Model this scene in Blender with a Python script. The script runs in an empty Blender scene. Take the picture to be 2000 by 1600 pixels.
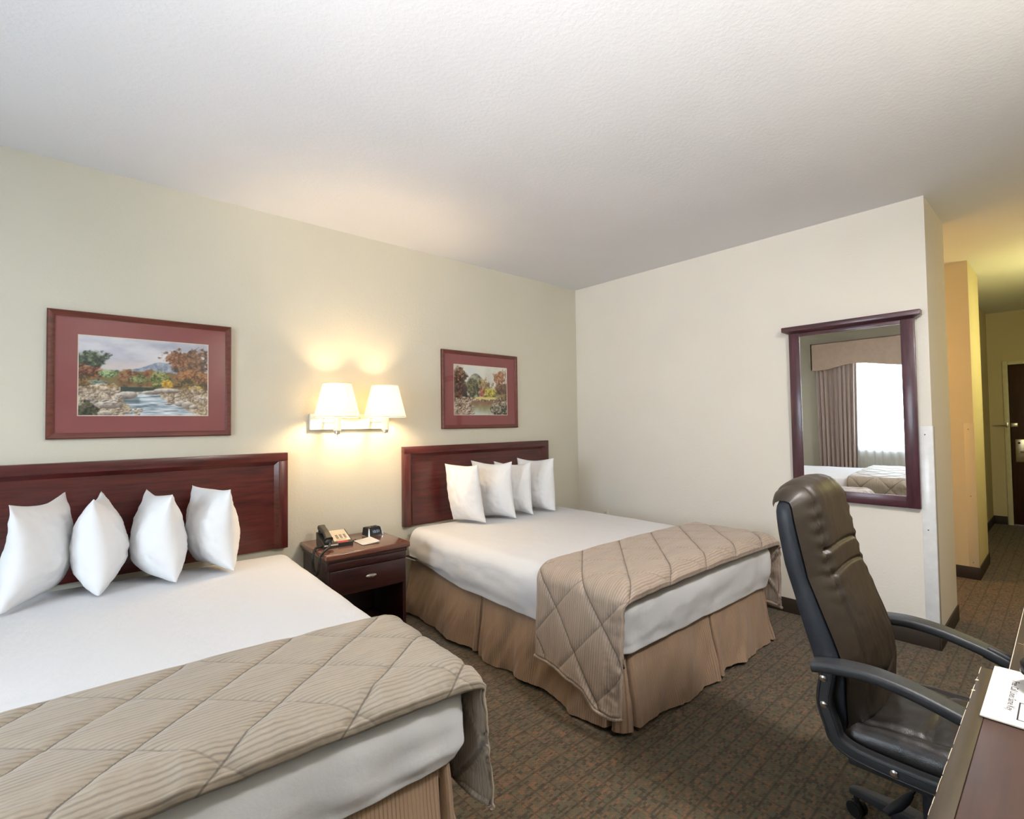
import bpy, bmesh, math, random
import numpy as np
from mathutils import Vector, Matrix, noise

S = bpy.context.scene
COL = S.collection
PI = math.pi

# ------------------------------------------------------------------ camera
cam_d = bpy.data.cameras.new('camera')
cam = bpy.data.objects.new('camera', cam_d)
COL.objects.link(cam)
cam_d.sensor_width = 36.0
cam_d.lens = 36.0 * 973.95 / 2000.0
cam_d.clip_start = 0.02
R_ = Vector((0.74617319, -0.66560623, -0.01392521))
U_ = Vector((-0.0086383, -0.03059443, 0.99949455))
F_ = Vector((0.66569583, 0.74567575, 0.02857845))
cam.matrix_world = Matrix(((R_.x, U_.x, -F_.x, -3.848), (R_.y, U_.y, -F_.y, -3.3186), (R_.z, U_.z, -F_.z, 1.37), (0, 0, 0, 1)))
S.camera = cam

# ------------------------------------------------------------------ view, world, main lights
S.view_settings.view_transform = 'Standard'
S.view_settings.look = 'None'
S.view_settings.gamma = 1.0
S.view_settings.use_curve_mapping = False
S.view_settings.exposure = 0.13
H = 2.715

world = bpy.data.worlds.new('world')
S.world = world
world.use_nodes = True
wn = world.node_tree.nodes
wn['Background'].inputs[0].default_value = (0.80, 0.90, 1.0, 1)
wn['Background'].inputs[1].default_value = 1.5


def light(name, kind, loc, power, color, rot=(0, 0, 0), size=None, size_y=None, radius=None, parent=None):
    d = bpy.data.lights.new(name, kind)
    d.energy = power
    d.color = color
    if kind == 'AREA':
        d.shape = 'RECTANGLE'
        d.size = size
        d.size_y = size_y
    elif radius is not None:
        d.shadow_soft_size = radius
    o = bpy.data.objects.new(name, d)
    o.location = loc
    o.rotation_euler = rot
    COL.objects.link(o)
    if parent:
        o.parent = parent
    return o


# daylight outside the window, shining in (+x)
light('window_daylight', 'AREA', (-6.0, -1.75, 1.52), 140, (0.78, 0.90, 1.0), rot=(0, -PI / 2, 0), size=1.5, size_y=1.75)


# ------------------------------------------------------------------ helpers
def lin(c):
    out = []
    for v in c[:3]:
        v = v / 255.0
        out.append(v / 12.92 if v <= 0.04045 else ((v + 0.055) / 1.055) ** 2.4)
    return (*out, 1.0)


def tag(o, label=None, cat=None, group=None, kind=None):
    if label: o['label'] = label
    if cat: o['category'] = cat
    if group: o['group'] = group
    if kind: o['kind'] = kind
    return o


def empty(name, loc=(0, 0, 0), rot=(0, 0, 0)):
    o = bpy.data.objects.new(name, None)
    o.empty_display_size = 0.1
    o.location = loc
    o.rotation_euler = rot
    COL.objects.link(o)
    return o


def thing(name, label, cat, loc=(0, 0, 0), rot=(0, 0, 0), group=None):
    return tag(empty(name, loc, rot), label, cat, group)


class MB:
    def __init__(self):
        self.v, self.f, self.uv = [], [], []

    def add(self, vs, fs, uvs=None):
        b = len(self.v)
        self.v += [tuple(p) for p in vs]
        self.uv += list(uvs) if uvs else [(p[0], p[1]) for p in vs]
        self.f += [tuple(i + b for i in f) for f in fs]
        return self

    def bm(self, bm, mat=None):
        bm.verts.ensure_lookup_table()
        vs = [(mat @ v.co) if mat else v.co.copy() for v in bm.verts]
        for i, v in enumerate(bm.verts): v.index = i
        self.add(vs, [[v.index for v in f.verts] for f in bm.faces])
        bm.free()
        return self

    def box(self, x0, x1, y0, y1, z0, z1, bev=0.0, seg=2, mat=None):
        bm = bmesh.new()
        bmesh.ops.create_cube(bm, size=1.0)
        for v in bm.verts:
            v.co = Vector(((x0 + x1) / 2 + v.co.x * (x1 - x0), (y0 + y1) / 2 + v.co.y * (y1 - y0), (z0 + z1) / 2 + v.co.z * (z1 - z0)))
        if bev > 0:
            bmesh.ops.bevel(bm, geom=list(bm.edges), offset=bev, segments=seg, profile=0.5, affect='EDGES')
        return self.bm(bm, mat)

    def grid(self, nu, nv, fn, close_u=False, flip=False):
        vs, uvs, fs = [], [], []
        for j in range(nv + 1):
            for i in range(nu if close_u else nu + 1):
                r = fn(i / nu, j / nv)
                vs.append(r[:3])
                uvs.append(r[3:5] if len(r) >= 5 else (i / nu, j / nv))
        w = nu if close_u else nu + 1
        for j in range(nv):
            for i in range(nu):
                a, b = j * w + i, j * w + (i + 1) % w
                c, d = (j + 1) * w + (i + 1) % w, (j + 1) * w + i
                fs.append((a, d, c, b) if flip else (a, b, c, d))
        return self.add(vs, fs, uvs)

    def lathe(self, prof, n=32, c=(0, 0, 0), cap=True, axis='z', sx=1.0, sy=1.0):
        vs, fs = [], []
        for r, z in prof:
            for i in range(n):
                a = 2 * PI * i / n
                p = (r * math.cos(a) * sx, r * math.sin(a) * sy, z)
                if axis == 'y': p = (p[0], p[2], p[1])
                if axis == 'x': p = (p[2], p[0], p[1])
                vs.append((p[0] + c[0], p[1] + c[1], p[2] + c[2]))
        for j in range(len(prof) - 1):
            for i in range(n):
                q = (j * n + i, j * n + (i + 1) % n, (j + 1) * n + (i + 1) % n, (j + 1) * n + i)
                fs.append(q[::-1] if axis == 'y' else q)
        if cap:
            fs.append(tuple(range(n))[::-1])
            fs.append(tuple(range((len(prof) - 1) * n, len(prof) * n)))
        return self.add(vs, fs)

    def sweep(self, path, sect, up=(0, 0, 1), closed=False, cap=True):
        """sect: function(i) -> list of (a,b) offsets; a along side vector, b along up-ish normal"""
        P = [Vector(p) for p in path]
        n = len(P)
        vs, fs = [], []
        for i in range(n):
            if closed:
                t = P[(i + 1) % n] - P[i - 1]
            else:
                t = P[min(i + 1, n - 1)] - P[max(i - 1, 0)]
            t.normalize()
            s = t.cross(Vector(up))
            if s.length < 1e-4: s = t.cross(Vector((0.3, 1, 0.2)))
            s.normalize()
            nn = s.cross(t)
            sc = sect(i)
            m = len(sc)
            for a, b in sc:
                vs.append(P[i] + s * a + nn * b)
        for i in range(n if closed else n - 1):
            k = (i + 1) % n
            for j in range(m):
                fs.append((i * m + j, i * m + (j + 1) % m, k * m + (j + 1) % m, k * m + j))
        if cap and not closed:
            fs.append(tuple(range(m))[::-1])
            fs.append(tuple(range((n - 1) * m, n * m)))
        return self.add(vs, fs)

    def tube(self, path, r, n=10, closed=False):
        rr = r if callable(r) else (lambda i: r)
        return self.sweep(path, lambda i: [(rr(i) * math.cos(2 * PI * k / n), rr(i) * math.sin(2 * PI * k / n)) for k in range(n)], closed=closed, up=(0.013, 0.021, 1))

    def build(self, name, mat, parent=None, smooth=35, label=None):
        me = bpy.data.meshes.new(name)
        me.from_pydata(self.v, [], self.f)
        uvl = me.uv_layers.new(name='UVMap')
        idx = np.empty(len(me.loops), dtype=np.int32)
        me.loops.foreach_get('vertex_index', idx)
        uv = np.array(self.uv, dtype=np.float32)[idx]
        uvl.data.foreach_set('uv', uv.ravel())
        bm = bmesh.new()
        bm.from_mesh(me)
        bmesh.ops.recalc_face_normals(bm, faces=bm.faces)
        bm.to_mesh(me)
        bm.free()
        if smooth:
            me.shade_smooth()
            if smooth < 180:
                me.set_sharp_from_angle(angle=math.radians(smooth))
        me.materials.append(mat)
        o = bpy.data.objects.new(name, me)
        COL.objects.link(o)
        if parent: o.parent = parent
        if label: o['label'] = label
        return o


def rrect(w, h, r, n=4):
    out = []
    for cx, cy, a0 in ((w / 2 - r, h / 2 - r, 0), (-w / 2 + r, h / 2 - r, 90), (-w / 2 + r, -h / 2 + r, 180), (w / 2 - r, -h / 2 + r, 270)):
        for k in range(n + 1):
            a = math.radians(a0 + 90 * k / n)
            out.append((cx + r * math.cos(a), cy + r * math.sin(a)))
    return out


def rounded_block(mb, hx, hy, hz, r, nx, ny, nz, warp=None):
    """box centred on 0 with edge radius r, dense faces; warp(p, n)->p"""
    def pr(p):
        q = Vector((max(-hx + r, min(hx - r, p.x)), max(-hy + r, min(hy - r, p.y)), max(-hz + r, min(hz - r, p.z))))
        d = p - q
        if d.length < 1e-9: n = Vector((0, 0, 1))
        else: n = d.normalized()
        p2 = q + n * r
        return warp(p2, n) if warp else p2
    bm = bmesh.new()
    faces = (('x', ny, nz), ('y', nx, nz), ('z', nx, ny))
    for ax, na, nb in faces:
        for sg in (-1, 1):
            vv = []
            for j in range(nb + 1):
                row = []
                for i in range(na + 1):
                    a, b = 2 * i / na - 1, 2 * j / nb - 1
                    # concentrate samples towards edges
                    a = math.copysign(1 - (1 - abs(a)) ** 1.25, a)
                    b = math.copysign(1 - (1 - abs(b)) ** 1.25, b)
                    p = {'x': (sg * hx, a * hy, b * hz), 'y': (a * hx, sg * hy, b * hz), 'z': (a * hx, b * hy, sg * hz)}[ax]
                    row.append(bm.verts.new(pr(Vector(p))))
                vv.append(row)
            for j in range(nb):
                for i in range(na):
                    bm.faces.new((vv[j][i], vv[j][i + 1], vv[j + 1][i + 1], vv[j + 1][i]))
    bmesh.ops.remove_doubles(bm, verts=bm.verts, dist=1e-5)
    mb.bm(bm)
    return mb


def interp(tab, x):
    if x <= tab[0][0]: return tab[0][1]
    for (a, b), (c, d) in zip(tab, tab[1:]):
        if x <= c: return b + (d - b) * (x - a) / (c - a)
    return tab[-1][1]


def sm(a, b, x):
    t = max(0.0, min(1.0, (x - a) / (b - a)))
    return t * t * (3 - 2 * t)


def fbm(x, y, z=0.0, o=4):
    return noise.fractal(Vector((x, y, z)), 1.0, 2.0, o)


def text_mesh(txt, size, depth=0.0004):
    cu = bpy.data.curves.new('txt', 'FONT')
    cu.body = txt
    cu.size = size
    cu.extrude = depth
    cu.align_x = 'CENTER'
    cu.align_y = 'CENTER'
    ob = bpy.data.objects.new('txt', cu)
    COL.objects.link(ob)
    dg = bpy.context.evaluated_depsgraph_get()
    me = bpy.data.meshes.new_from_object(ob.evaluated_get(dg))
    bpy.data.objects.remove(ob)
    bpy.data.curves.remove(cu)
    return me


def add_mesh(mb, me, mat):
    vs = [mat @ v.co for v in me.vertices]
    mb.add(vs, [tuple(p.vertices) for p in me.polygons])
    bpy.data.meshes.remove(me)
    return mb


# ------------------------------------------------------------------ materials
class NT:
    def __init__(self, name):
        self.m = bpy.data.materials.new(name)
        self.m.use_nodes = True
        self.t = self.m.node_tree
        self.b = self.t.nodes['Principled BSDF']
        self.out = self.t.nodes['Material Output']

    def n(self, typ, **kw):
        nd = self.t.nodes.new(typ)
        for k, v in kw.items():
            if k.startswith('_'):
                setattr(nd, k[1:], v)
            else:
                key = int(k[1:]) if k[0] == 'i' and k[1:].isdigit() else k.replace('_', ' ')
                if isinstance(v, bpy.types.NodeSocket): self.t.links.new(v, nd.inputs[key])
                else: nd.inputs[key].default_value = v
        return nd

    def link(self, a, b):
        self.t.links.new(a, b)

    def math(self, op, a, b=0.0, c=None):
        nd = self.n('ShaderNodeMath', _operation=op)
        for i, v in enumerate((a, b) if c is None else (a, b, c)):
            if isinstance(v, bpy.types.NodeSocket): self.link(v, nd.inputs[i])
            else: nd.inputs[i].default_value = v
        return nd.outputs[0]

    def coord(self, kind='Object'):
        return self.n('ShaderNodeTexCoord').outputs[kind]

    def mapped(self, kind='Object', scale=(1, 1, 1), rot=(0, 0, 0)):
        return self.n('ShaderNodeMapping', Vector=self.coord(kind), Scale=scale, Rotation=rot).outputs[0]

    def noise(self, vec, scale, detail=4, rough=0.55):
        return self.n('ShaderNodeTexNoise', Vector=vec, Scale=scale, Detail=detail, Roughness=rough).outputs[0]

    def ramp(self, fac, stops):
        nd = self.n('ShaderNodeValToRGB', Fac=fac)
        cr = nd.color_ramp
        while len(cr.elements) < len(stops): cr.elements.new(0.5)
        for e, (p, c) in zip(cr.elements, stops):
            e.position = p
            e.color = c if len(c) == 4 else (*c, 1)
        return nd.outputs[0]

    def mix(self, fac, a, b, mode='MIX'):
        nd = self.n('ShaderNodeMix', _data_type='RGBA', _blend_type=mode)
        for key, v in ((0, fac), (6, a), (7, b)):
            if isinstance(v, bpy.types.NodeSocket): self.link(v, nd.inputs[key])
            else: nd.inputs[key].default_value = v
        return nd.outputs[2]

    def bump(self, h, strength=0.3, dist=0.005):
        nd = self.n('ShaderNodeBump', Height=h, Strength=strength, Distance=dist)
        self.link(nd.outputs[0], self.b.inputs['Normal'])

    def base(self, c, rough=0.6, metal=0.0, spec=0.5, coat=0.0):
        if isinstance(c, bpy.types.NodeSocket): self.link(c, self.b.inputs['Base Color'])
        else: self.b.inputs['Base Color'].default_value = c
        if isinstance(rough, bpy.types.NodeSocket): self.link(rough, self.b.inputs['Roughness'])
        else: self.b.inputs['Roughness'].default_value = rough
        self.b.inputs['Metallic'].default_value = metal
        self.b.inputs['Specular IOR Level'].default_value = spec
        self.b.inputs['Coat Weight'].default_value = coat
        self.b.inputs['Coat Roughness'].default_value = 0.15
        return self


def m_plain(name, rgb, rough=0.5, metal=0.0, spec=0.5, coat=0.0, bump=None):
    t = NT(name)
    c = lin(rgb)
    v = t.noise(t.coord(), 18, 3)
    d = tuple(x * 0.9 for x in c[:3]) + (1,)
    t.base(t.ramp(v, [(0.3, d), (0.7, c)]), rough, metal, spec, coat)
    if bump: t.bump(t.noise(t.coord(), bump[0], 3), bump[1], bump[2])
    return t.m


def m_wall(name, rgb, scale=70, strength=0.10):
    t = NT(name)
    c = lin(rgb)
    v = t.noise(t.coord(), 1.2, 2)
    d = tuple(x * 0.96 for x in c[:3]) + (1,)
    t.base(t.ramp(v, [(0.35, d), (0.65, c)]), 0.85, spec=0.25)
    h = t.noise(t.coord(), scale, 3, 0.6)
    t.bump(t.ramp(h, [(0.42, (0, 0, 0)), (0.62, (1, 1, 1))]), strength, 0.004)
    return t.m


def m_wood(name, dark, light_, rough=0.32, axis=0, coat=0.25, grain=1.0):
    t = NT(name)
    sc = [26 * grain] * 3
    sc[axis] = 2.2 * grain
    v = t.mapped('Object', tuple(sc))
    g = t.noise(v, 2.2, 6, 0.62)
    big = t.noise(t.coord(), 2.5, 2)
    g2 = t.math('ADD', t.math('MULTIPLY', g, 0.75), t.math('MULTIPLY', big, 0.25))
    t.base(t.ramp(g2, [(0.36, lin(dark)), (0.62, lin(light_))]), rough, coat=coat)
    t.bump(g, 0.06, 0.001)
    return t.m


def m_cloth_white(name, rgb=(209, 209, 211)):
    t = NT(name)
    c = lin(rgb)
    t.base(c, 0.8, spec=0.2)
    t.b.inputs['Sheen Weight'].default_value = 0.1
    n1 = t.noise(t.mapped('Object', (1, 1, 1)), 14, 4, 0.55)
    n2 = t.noise(t.coord(), 420, 2)
    t.bump(t.math('ADD', n1, t.math('MULTIPLY', n2, 0.08)), 0.22, 0.012)
    return t.m


def m_striped(name, base, dark, period, width=0.35, quilt=None, bump=0.5):
    """fabric striped along uv.y (stripes follow uv.x)"""
    t = NT(name)
    uv = t.n('ShaderNodeUVMap').outputs[0]
    sep = t.n('ShaderNodeSeparateXYZ', Vector=uv)
    wob = t.noise(t.mapped('UV', (4, 30, 1)), 1.0, 2)
    y = t.math('ADD', sep.outputs[1], t.math('MULTIPLY', wob, period * 0.35))
    ph = t.math('FRACT', t.math('DIVIDE', y, period))
    tri = t.math('ABSOLUTE', t.math('SUBTRACT', t.math('MULTIPLY', ph, 2.0), 1.0))
    st = t.ramp(tri, [(0.05, (0, 0, 0)), (width, (1, 1, 1))])
    big = t.noise(t.mapped('UV', (1.2, 9, 1)), 2.0, 4)
    amp = t.ramp(big, [(0.35, (0.35, 0.35, 0.35)), (0.65, (1, 1, 1))])
    col = t.mix(t.math('MULTIPLY', t.math('SUBTRACT', 1.0, st), amp), lin(base), lin(dark))
    n3 = t.noise(t.mapped('UV', (60, 500, 1)), 1.0, 2)
    col = t.mix(0.25, col, t.ramp(n3, [(0.3, lin(dark)), (0.7, lin(base))]))
    if quilt is not None:          # quilting lines darkened for seam thread and the shade in the grooves
        P_, off = quilt
        for sg, k in ((1.0, 0.62), (-1.0, 0.30)):
            q = t.math('DIVIDE', t.math('SUBTRACT', t.math('MULTIPLY_ADD', sep.outputs[1], 1.12 * sg, sep.outputs[0]), off), P_)
            dd = t.math('ABSOLUTE', t.math('SUBTRACT', q, t.math('ROUND', q)))
            ln = t.ramp(dd, [(0.0, (1, 1, 1)), (0.008, (1, 1, 1)), (0.018, (0, 0, 0))])
            col = t.mix(t.math('MULTIPLY', ln, k), col, lin(tuple(0.5 * c for c in dark)))
    t.base(col, 0.55, spec=0.35)
    t.b.inputs['Sheen Weight'].default_value = 0.25
    t.b.inputs['Sheen Roughness'].default_value = 0.4
    t.bump(st, bump, 0.002)
    return t.m


def m_carpet():
    t = NT('carpet_plaid')
    co = t.coord()
    sep = t.n('ShaderNodeSeparateXYZ', Vector=co)
    x, y = sep.outputs[0], sep.outputs[1]

    def cell(sx, sy):
        v = t.n('ShaderNodeCombineXYZ')
        t.link(t.math('FLOOR', t.math('DIVIDE', x, sx)), v.inputs[0])
        t.link(t.math('FLOOR', t.math('DIVIDE', y, sy)), v.inputs[1])
        return t.n('ShaderNodeTexWhiteNoise', _noise_dimensions='2D', Vector=v.outputs[0]).outputs[0]
    big = t.noise(co, 16, 4)
    fl = t.math('ADD', t.math('MULTIPLY', cell(0.017, 0.0085), 0.62), t.math('MULTIPLY', big, 0.38))
    col = t.ramp(fl, [(0.22, lin((66, 56, 44))), (0.42, lin((94, 82, 62))), (0.55, lin((88, 86, 66))), (0.66, lin((104, 84, 62))), (0.86, lin((130, 92, 66)))])
    # fine weave
    wx = t.math('SINE', t.math('MULTIPLY', x, 2 * PI / 0.0085))
    wy = t.math('SINE', t.math('MULTIPLY', y, 2 * PI / 0.0085))
    wv = t.math('MULTIPLY', wx, wy)
    wf = t.math('MULTIPLY_ADD', wv, 0.22, 0.92)
    col = t.mix(1.0, col, t.n('ShaderNodeCombineColor', Red=wf, Green=wf, Blue=wf).outputs[0], 'MULTIPLY')

    def lines(c, per, w, off=0.0):
        ph = t.math('FRACT', t.math('DIVIDE', t.math('ADD', c, off), per))
        d = t.math('ABSOLUTE', t.math('SUBTRACT', ph, 0.5))
        return t.ramp(d, [(0.0, (1, 1, 1)), (w, (1, 1, 1)), (min(0.5, w * 2.2), (0, 0, 0))])
    l1 = lines(y, 0.0735, 0.035)
    l2 = lines(x, 0.0735, 0.025)
    lm = t.math('MAXIMUM', t.math('MULTIPLY', l1, 0.58), t.math('MULTIPLY', l2, 0.45))
    col = t.mix(lm, col, lin((46, 36, 26)))
    t.base(col, 0.95, spec=0.1)
    t.b.inputs['Sheen Weight'].default_value = 0.15
    t.bump(t.math('ADD', wv, t.math('MULTIPLY', t.noise(co, 300, 2), 1.5)), 0.5, 0.003)
    return t.m


def m_leather(name, rgb, rough=0.38, scale=260):
    t = NT(name)
    c = lin(rgb)
    v = t.noise(t.coord(), 9, 4)
    t.base(t.ramp(v, [(0.3, tuple(q * 0.75 for q in c[:3])), (0.7, c[:3])]), rough, spec=0.5)
    vo = t.n('ShaderNodeTexVoronoi', Vector=t.coord(), Scale=scale, _feature='DISTANCE_TO_EDGE').outputs[0]
    t.bump(t.math('ADD', t.math('MULTIPLY', vo, 0.8), t.math('MULTIPLY', t.noise(t.coord(), 30, 3), 1.2)), 0.25, 0.002)
    return t.m


def m_vcol(name, rough=0.6):
    t = NT(name)
    a = t.n('ShaderNodeVertexColor', _layer_name='Col')
    t.base(a.outputs[0], rough, spec=0.25)
    return t.m


def m_pane(name, tint=(1, 1, 1, 1), f=1.0):
    t = NT(name)
    fac = t.n('ShaderNodeLayerWeight', Blend=0.5).outputs['Facing']
    fr = t.math('MULTIPLY_ADD', t.math('POWER', fac, 5.0), 0.6, 0.035)
    tr = t.n('ShaderNodeBsdfTransparent', Color=tint).outputs[0]
    gl = t.n('ShaderNodeBsdfGlossy', Roughness=0.03).outputs[0]
    mx = t.n('ShaderNodeMixShader', Fac=t.math('MULTIPLY', fr, f))
    t.link(tr, mx.inputs[1])
    t.link(gl, mx.inputs[2])
    t.link(mx.outputs[0], t.out.inputs[0])
    return t.m


def m_sheer():
    t = NT('sheer_fabric')
    tr = t.n('ShaderNodeBsdfTransparent').outputs[0]
    tl = t.n('ShaderNodeBsdfTranslucent', Color=(0.92, 0.94, 0.96, 1)).outputs[0]
    df = t.n('ShaderNodeBsdfDiffuse', Color=(0.86, 0.87, 0.88, 1)).outputs[0]
    a = t.n('ShaderNodeMixShader', Fac=0.35)
    t.link(tl, a.inputs[1]); t.link(df, a.inputs[2])
    b = t.n('ShaderNodeMixShader', Fac=0.60)
    t.link(tr, b.inputs[1]); t.link(a.outputs[0], b.inputs[2])
    t.link(b.outputs[0], t.out.inputs[0])
    return t.m


def m_shade():
    t = NT('lit_lamp_shade')
    tl = t.n('ShaderNodeBsdfTranslucent', Color=(0.95, 0.86, 0.68, 1)).outputs[0]
    df = t.n('ShaderNodeBsdfDiffuse', Color=(0.9, 0.86, 0.78, 1)).outputs[0]
    a = t.n('ShaderNodeMixShader', Fac=0.5)
    t.link(tl, a.inputs[1]); t.link(df, a.inputs[2])
    em = t.n('ShaderNodeEmission', Color=(1.0, 0.82, 0.52, 1), Strength=0.32).outputs[0]
    ad = t.n('ShaderNodeAddShader')
    t.link(a.outputs[0], ad.inputs[0]); t.link(em, ad.inputs[1])
    t.link(ad.outputs[0], t.out.inputs[0])
    return t.m


def m_emit(name, rgb, strength):
    t = NT(name)
    em = t.n('ShaderNodeEmission', Color=(*rgb, 1), Strength=strength)
    t.link(em.outputs[0], t.out.inputs[0])
    return t.m


M = {}
M['wall'] = m_wall('wall_paint', (212, 207, 190))
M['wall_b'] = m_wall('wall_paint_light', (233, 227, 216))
M['hall'] = m_wall('hall_paint', (212, 200, 168))
M['ceiling'] = m_wall('ceiling_texture', (228, 228, 231), 55, 0.10)
M['carpet'] = m_carpet()
M['base'] = m_plain('rubber_baseboard', (52, 42, 34), 0.6, bump=(60, 0.1, 0.002))
M['guard'] = m_plain('white_plastic_guard', (235, 235, 235), 0.22)
M['cherry'] = m_wood('cherry_wood', (58, 20, 20), (92, 36, 32), 0.3, 0)
M['cherry_v'] = m_wood('cherry_wood_upright', (58, 20, 20), (92, 36, 32), 0.3, 2)
M['espresso'] = m_wood('espresso_wood', (34, 14, 14), (54, 24, 22), 0.28, 0)
M['espresso_sheen_top'] = m_wood('espresso_wood_sheen_top', (88, 50, 38), (114, 70, 54), 0.22, 0, coat=0.5)  # top lightened: the wall's reflection is put into its colour
M['plum'] = m_wood('plum_stained_wood', (60, 34, 41), (88, 52, 61), 0.3, 2)
M['plum_h'] = m_wood('plum_stained_wood_flat', (60, 34, 41), (88, 52, 61), 0.3, 1)
M['frame'] = m_wood('picture_frame_wood', (78, 34, 28), (112, 54, 42), 0.35, 0)
M['mat'] = m_plain('rose_mat_board', (140, 72, 74), 0.85)
M['bevel'] = m_plain('cream_mat_edge', (225, 215, 200), 0.8)
M['sheet'] = m_cloth_white('white_sheet')
M['pillow'] = m_cloth_white('white_pillowcase', (230, 230, 231))
M['runner_a'] = m_striped('quilted_stripe_left', (165, 153, 137), (120, 111, 101), 0.0125, 0.6, (0.30, 0.10), bump=0.35)
M['runner_b'] = m_striped('quilted_stripe_right', (174, 155, 138), (124, 112, 102), 0.0125, 0.6, (0.32, 0.20), bump=0.35)
M['binding'] = m_striped('quilt_binding', (168, 152, 135), (130, 117, 104), 0.0125, 0.6, bump=0.2)
M['skirt'] = m_striped('bed_skirt_stripe', (166, 139, 114), (112, 92, 76), 0.012, 0.5, bump=0.35)
M['boxspring'] = m_plain('box_spring_cloth', (70, 60, 52), 0.9)
M['leather'] = m_leather('black_leather_warm_tint', (47, 37, 27), 0.45)  # black leather, browned by the warm reflection painted into it
M['leather_s'] = m_leather('seat_leather', (38, 34, 32), 0.33)
M['leather_b'] = m_leather('black_leather_window_tint', (42, 46, 54), 0.42)  # same black leather with the window's bluish sheen in its colour
M['plastic'] = m_leather('black_plastic', (46, 47, 50), 0.42, 600)
M['black'] = m_plain('matte_black', (22, 22, 24), 0.45)
M['chrome'] = m_plain('chrome', (215, 215, 215), 0.18, 1.0)
M['nickel'] = m_plain('satin_nickel', (205, 200, 190), 0.32, 1.0)
M['white_metal'] = m_plain('white_enamel', (240, 238, 230), 0.3)
M['ivory'] = m_plain('ivory_plastic', (232, 224, 208), 0.4)
M['paper'] = m_plain('white_paper', (214, 210, 206), 0.7)
M['ink'] = m_plain('grey_ink', (30, 30, 34), 0.7)
M['phone_face'] = m_plain('phone_cream_face', (228, 214, 190), 0.5)
M['phone_grey'] = m_plain('phone_keys_grey', (140, 130, 116), 0.5)
M['phone_body'] = m_plain('phone_dark_plastic', (46, 44, 42), 0.4)
M['red'] = m_plain('red_label', (170, 40, 48), 0.5)
M['drape'] = m_striped('drape_cloth', (196, 178, 168), (160, 142, 134), 0.05, 0.5, bump=0.1)
M['pelmet'] = m_plain('pelmet_fabric', (204, 180, 160), 0.75, bump=(90, 0.3, 0.003))
M['sheer'] = m_sheer()
M['shade'] = m_shade()
M['shade_rim'] = m_plain('shade_rim_tape', (236, 222, 196), 0.8)
M['bulb'] = m_emit('lit_bulb', (1.0, 0.72, 0.40), 350)
M['bulb_dim'] = m_emit('fill_lamp_bulb', (1.0, 0.9, 0.8), 10)
M['glass'] = m_pane('picture_glass', f=0.9)
M['winglass'] = m_pane('window_glass')
M['vinyl'] = m_plain('window_vinyl', (225, 225, 225), 0.4)
M['painting'] = m_vcol('landscape_print')
M['door'] = m_wood('entry_door_wood', (48, 26, 22), (66, 36, 30), 0.35, 2)
M['trimpaint'] = m_plain('cream_door_paint', (222, 216, 186), 0.45)
M['digits'] = m_emit('clock_digits', (0.40, 0.50, 0.62), 0.9)
M['browncap'] = m_plain('brown_cap', (140, 84, 48), 0.4)
M['desktop'] = m_wood('desk_top_wood', (56, 36, 30), (70, 46, 38), 0.42, 0, coat=0.05)
M['desktrim'] = m_wood('desk_edge_wood', (42, 32, 18), (60, 46, 26), 0.5, 0, coat=0.0)
M['worn'] = m_plain('worn_raw_edge', (190, 176, 156), 0.8)

t = NT('mirror_silver')
t.base((0.93, 0.94, 0.94, 1), 0.004, 1.0)
M['mirror'] = t.m


# ------------------------------------------------------------------ the room shell
def struct(name, mb, mat, parent=None, smooth=0):
    o = mb.build(name, mat, parent, smooth)
    if not parent: o['kind'] = 'structure'
    return o


XW, YF, YE = -5.7, -3.77, -2.766          # window wall, wall behind the camera, hall corner line
struct('floor', MB().box(XW - 0.15, 5.3, YF - 0.15, 0.15, -0.12, 0), M['carpet'])
struct('ceiling', MB().box(XW - 0.15, 5.3, YF - 0.15, 0.15, H, H + 0.12), M['ceiling'])
struct('wall_back', MB().box(XW - 0.15, 0.675, 0, 0.15, 0, H), M['wall'])
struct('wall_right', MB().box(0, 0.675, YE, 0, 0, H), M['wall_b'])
struct('wall_front', MB().box(XW - 0.15, 5.3, YF - 0.15, YF, 0, H), M['wall'])
WY0, WY1, WZ0, WZ1 = -2.5, -1.0, 0.80, 2.22
w = MB()
w.box(XW - 0.15, XW, YF, WY0, 0, H)
w.box(XW - 0.15, XW, WY1, 0, 0, H)
w.box(XW - 0.15, XW, WY0, WY1, 0, WZ0)
w.box(XW - 0.15, XW, WY0, WY1, WZ1, H)
struct('wall_left', w, M['wall'])
# hall: alcove, second wall block, recess, entry wall
struct('wall_alcove', MB().box(0.675, 1.893, -1.30, -1.18, 0, H), M['hall'])
struct('wall_middle', MB().box(1.893, 2.604, YE, -1.18, 0, H), M['hall'])
struct('wall_hall', MB().box(2.604, 5.09, -2.615, -2.5, 0, H), M['hall'])
DY0, DY1 = -2.80, -3.71                    # entry door opening
w = MB()
w.box(5.09, 5.25, DY0, -2.5, 0, H)
w.box(5.09, 5.25, DY1, DY0, 2.03, H)
w.box(5.09, 5.25, YF, DY1, 0, H)
struct('wall_entry', w, M['hall'])

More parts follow.
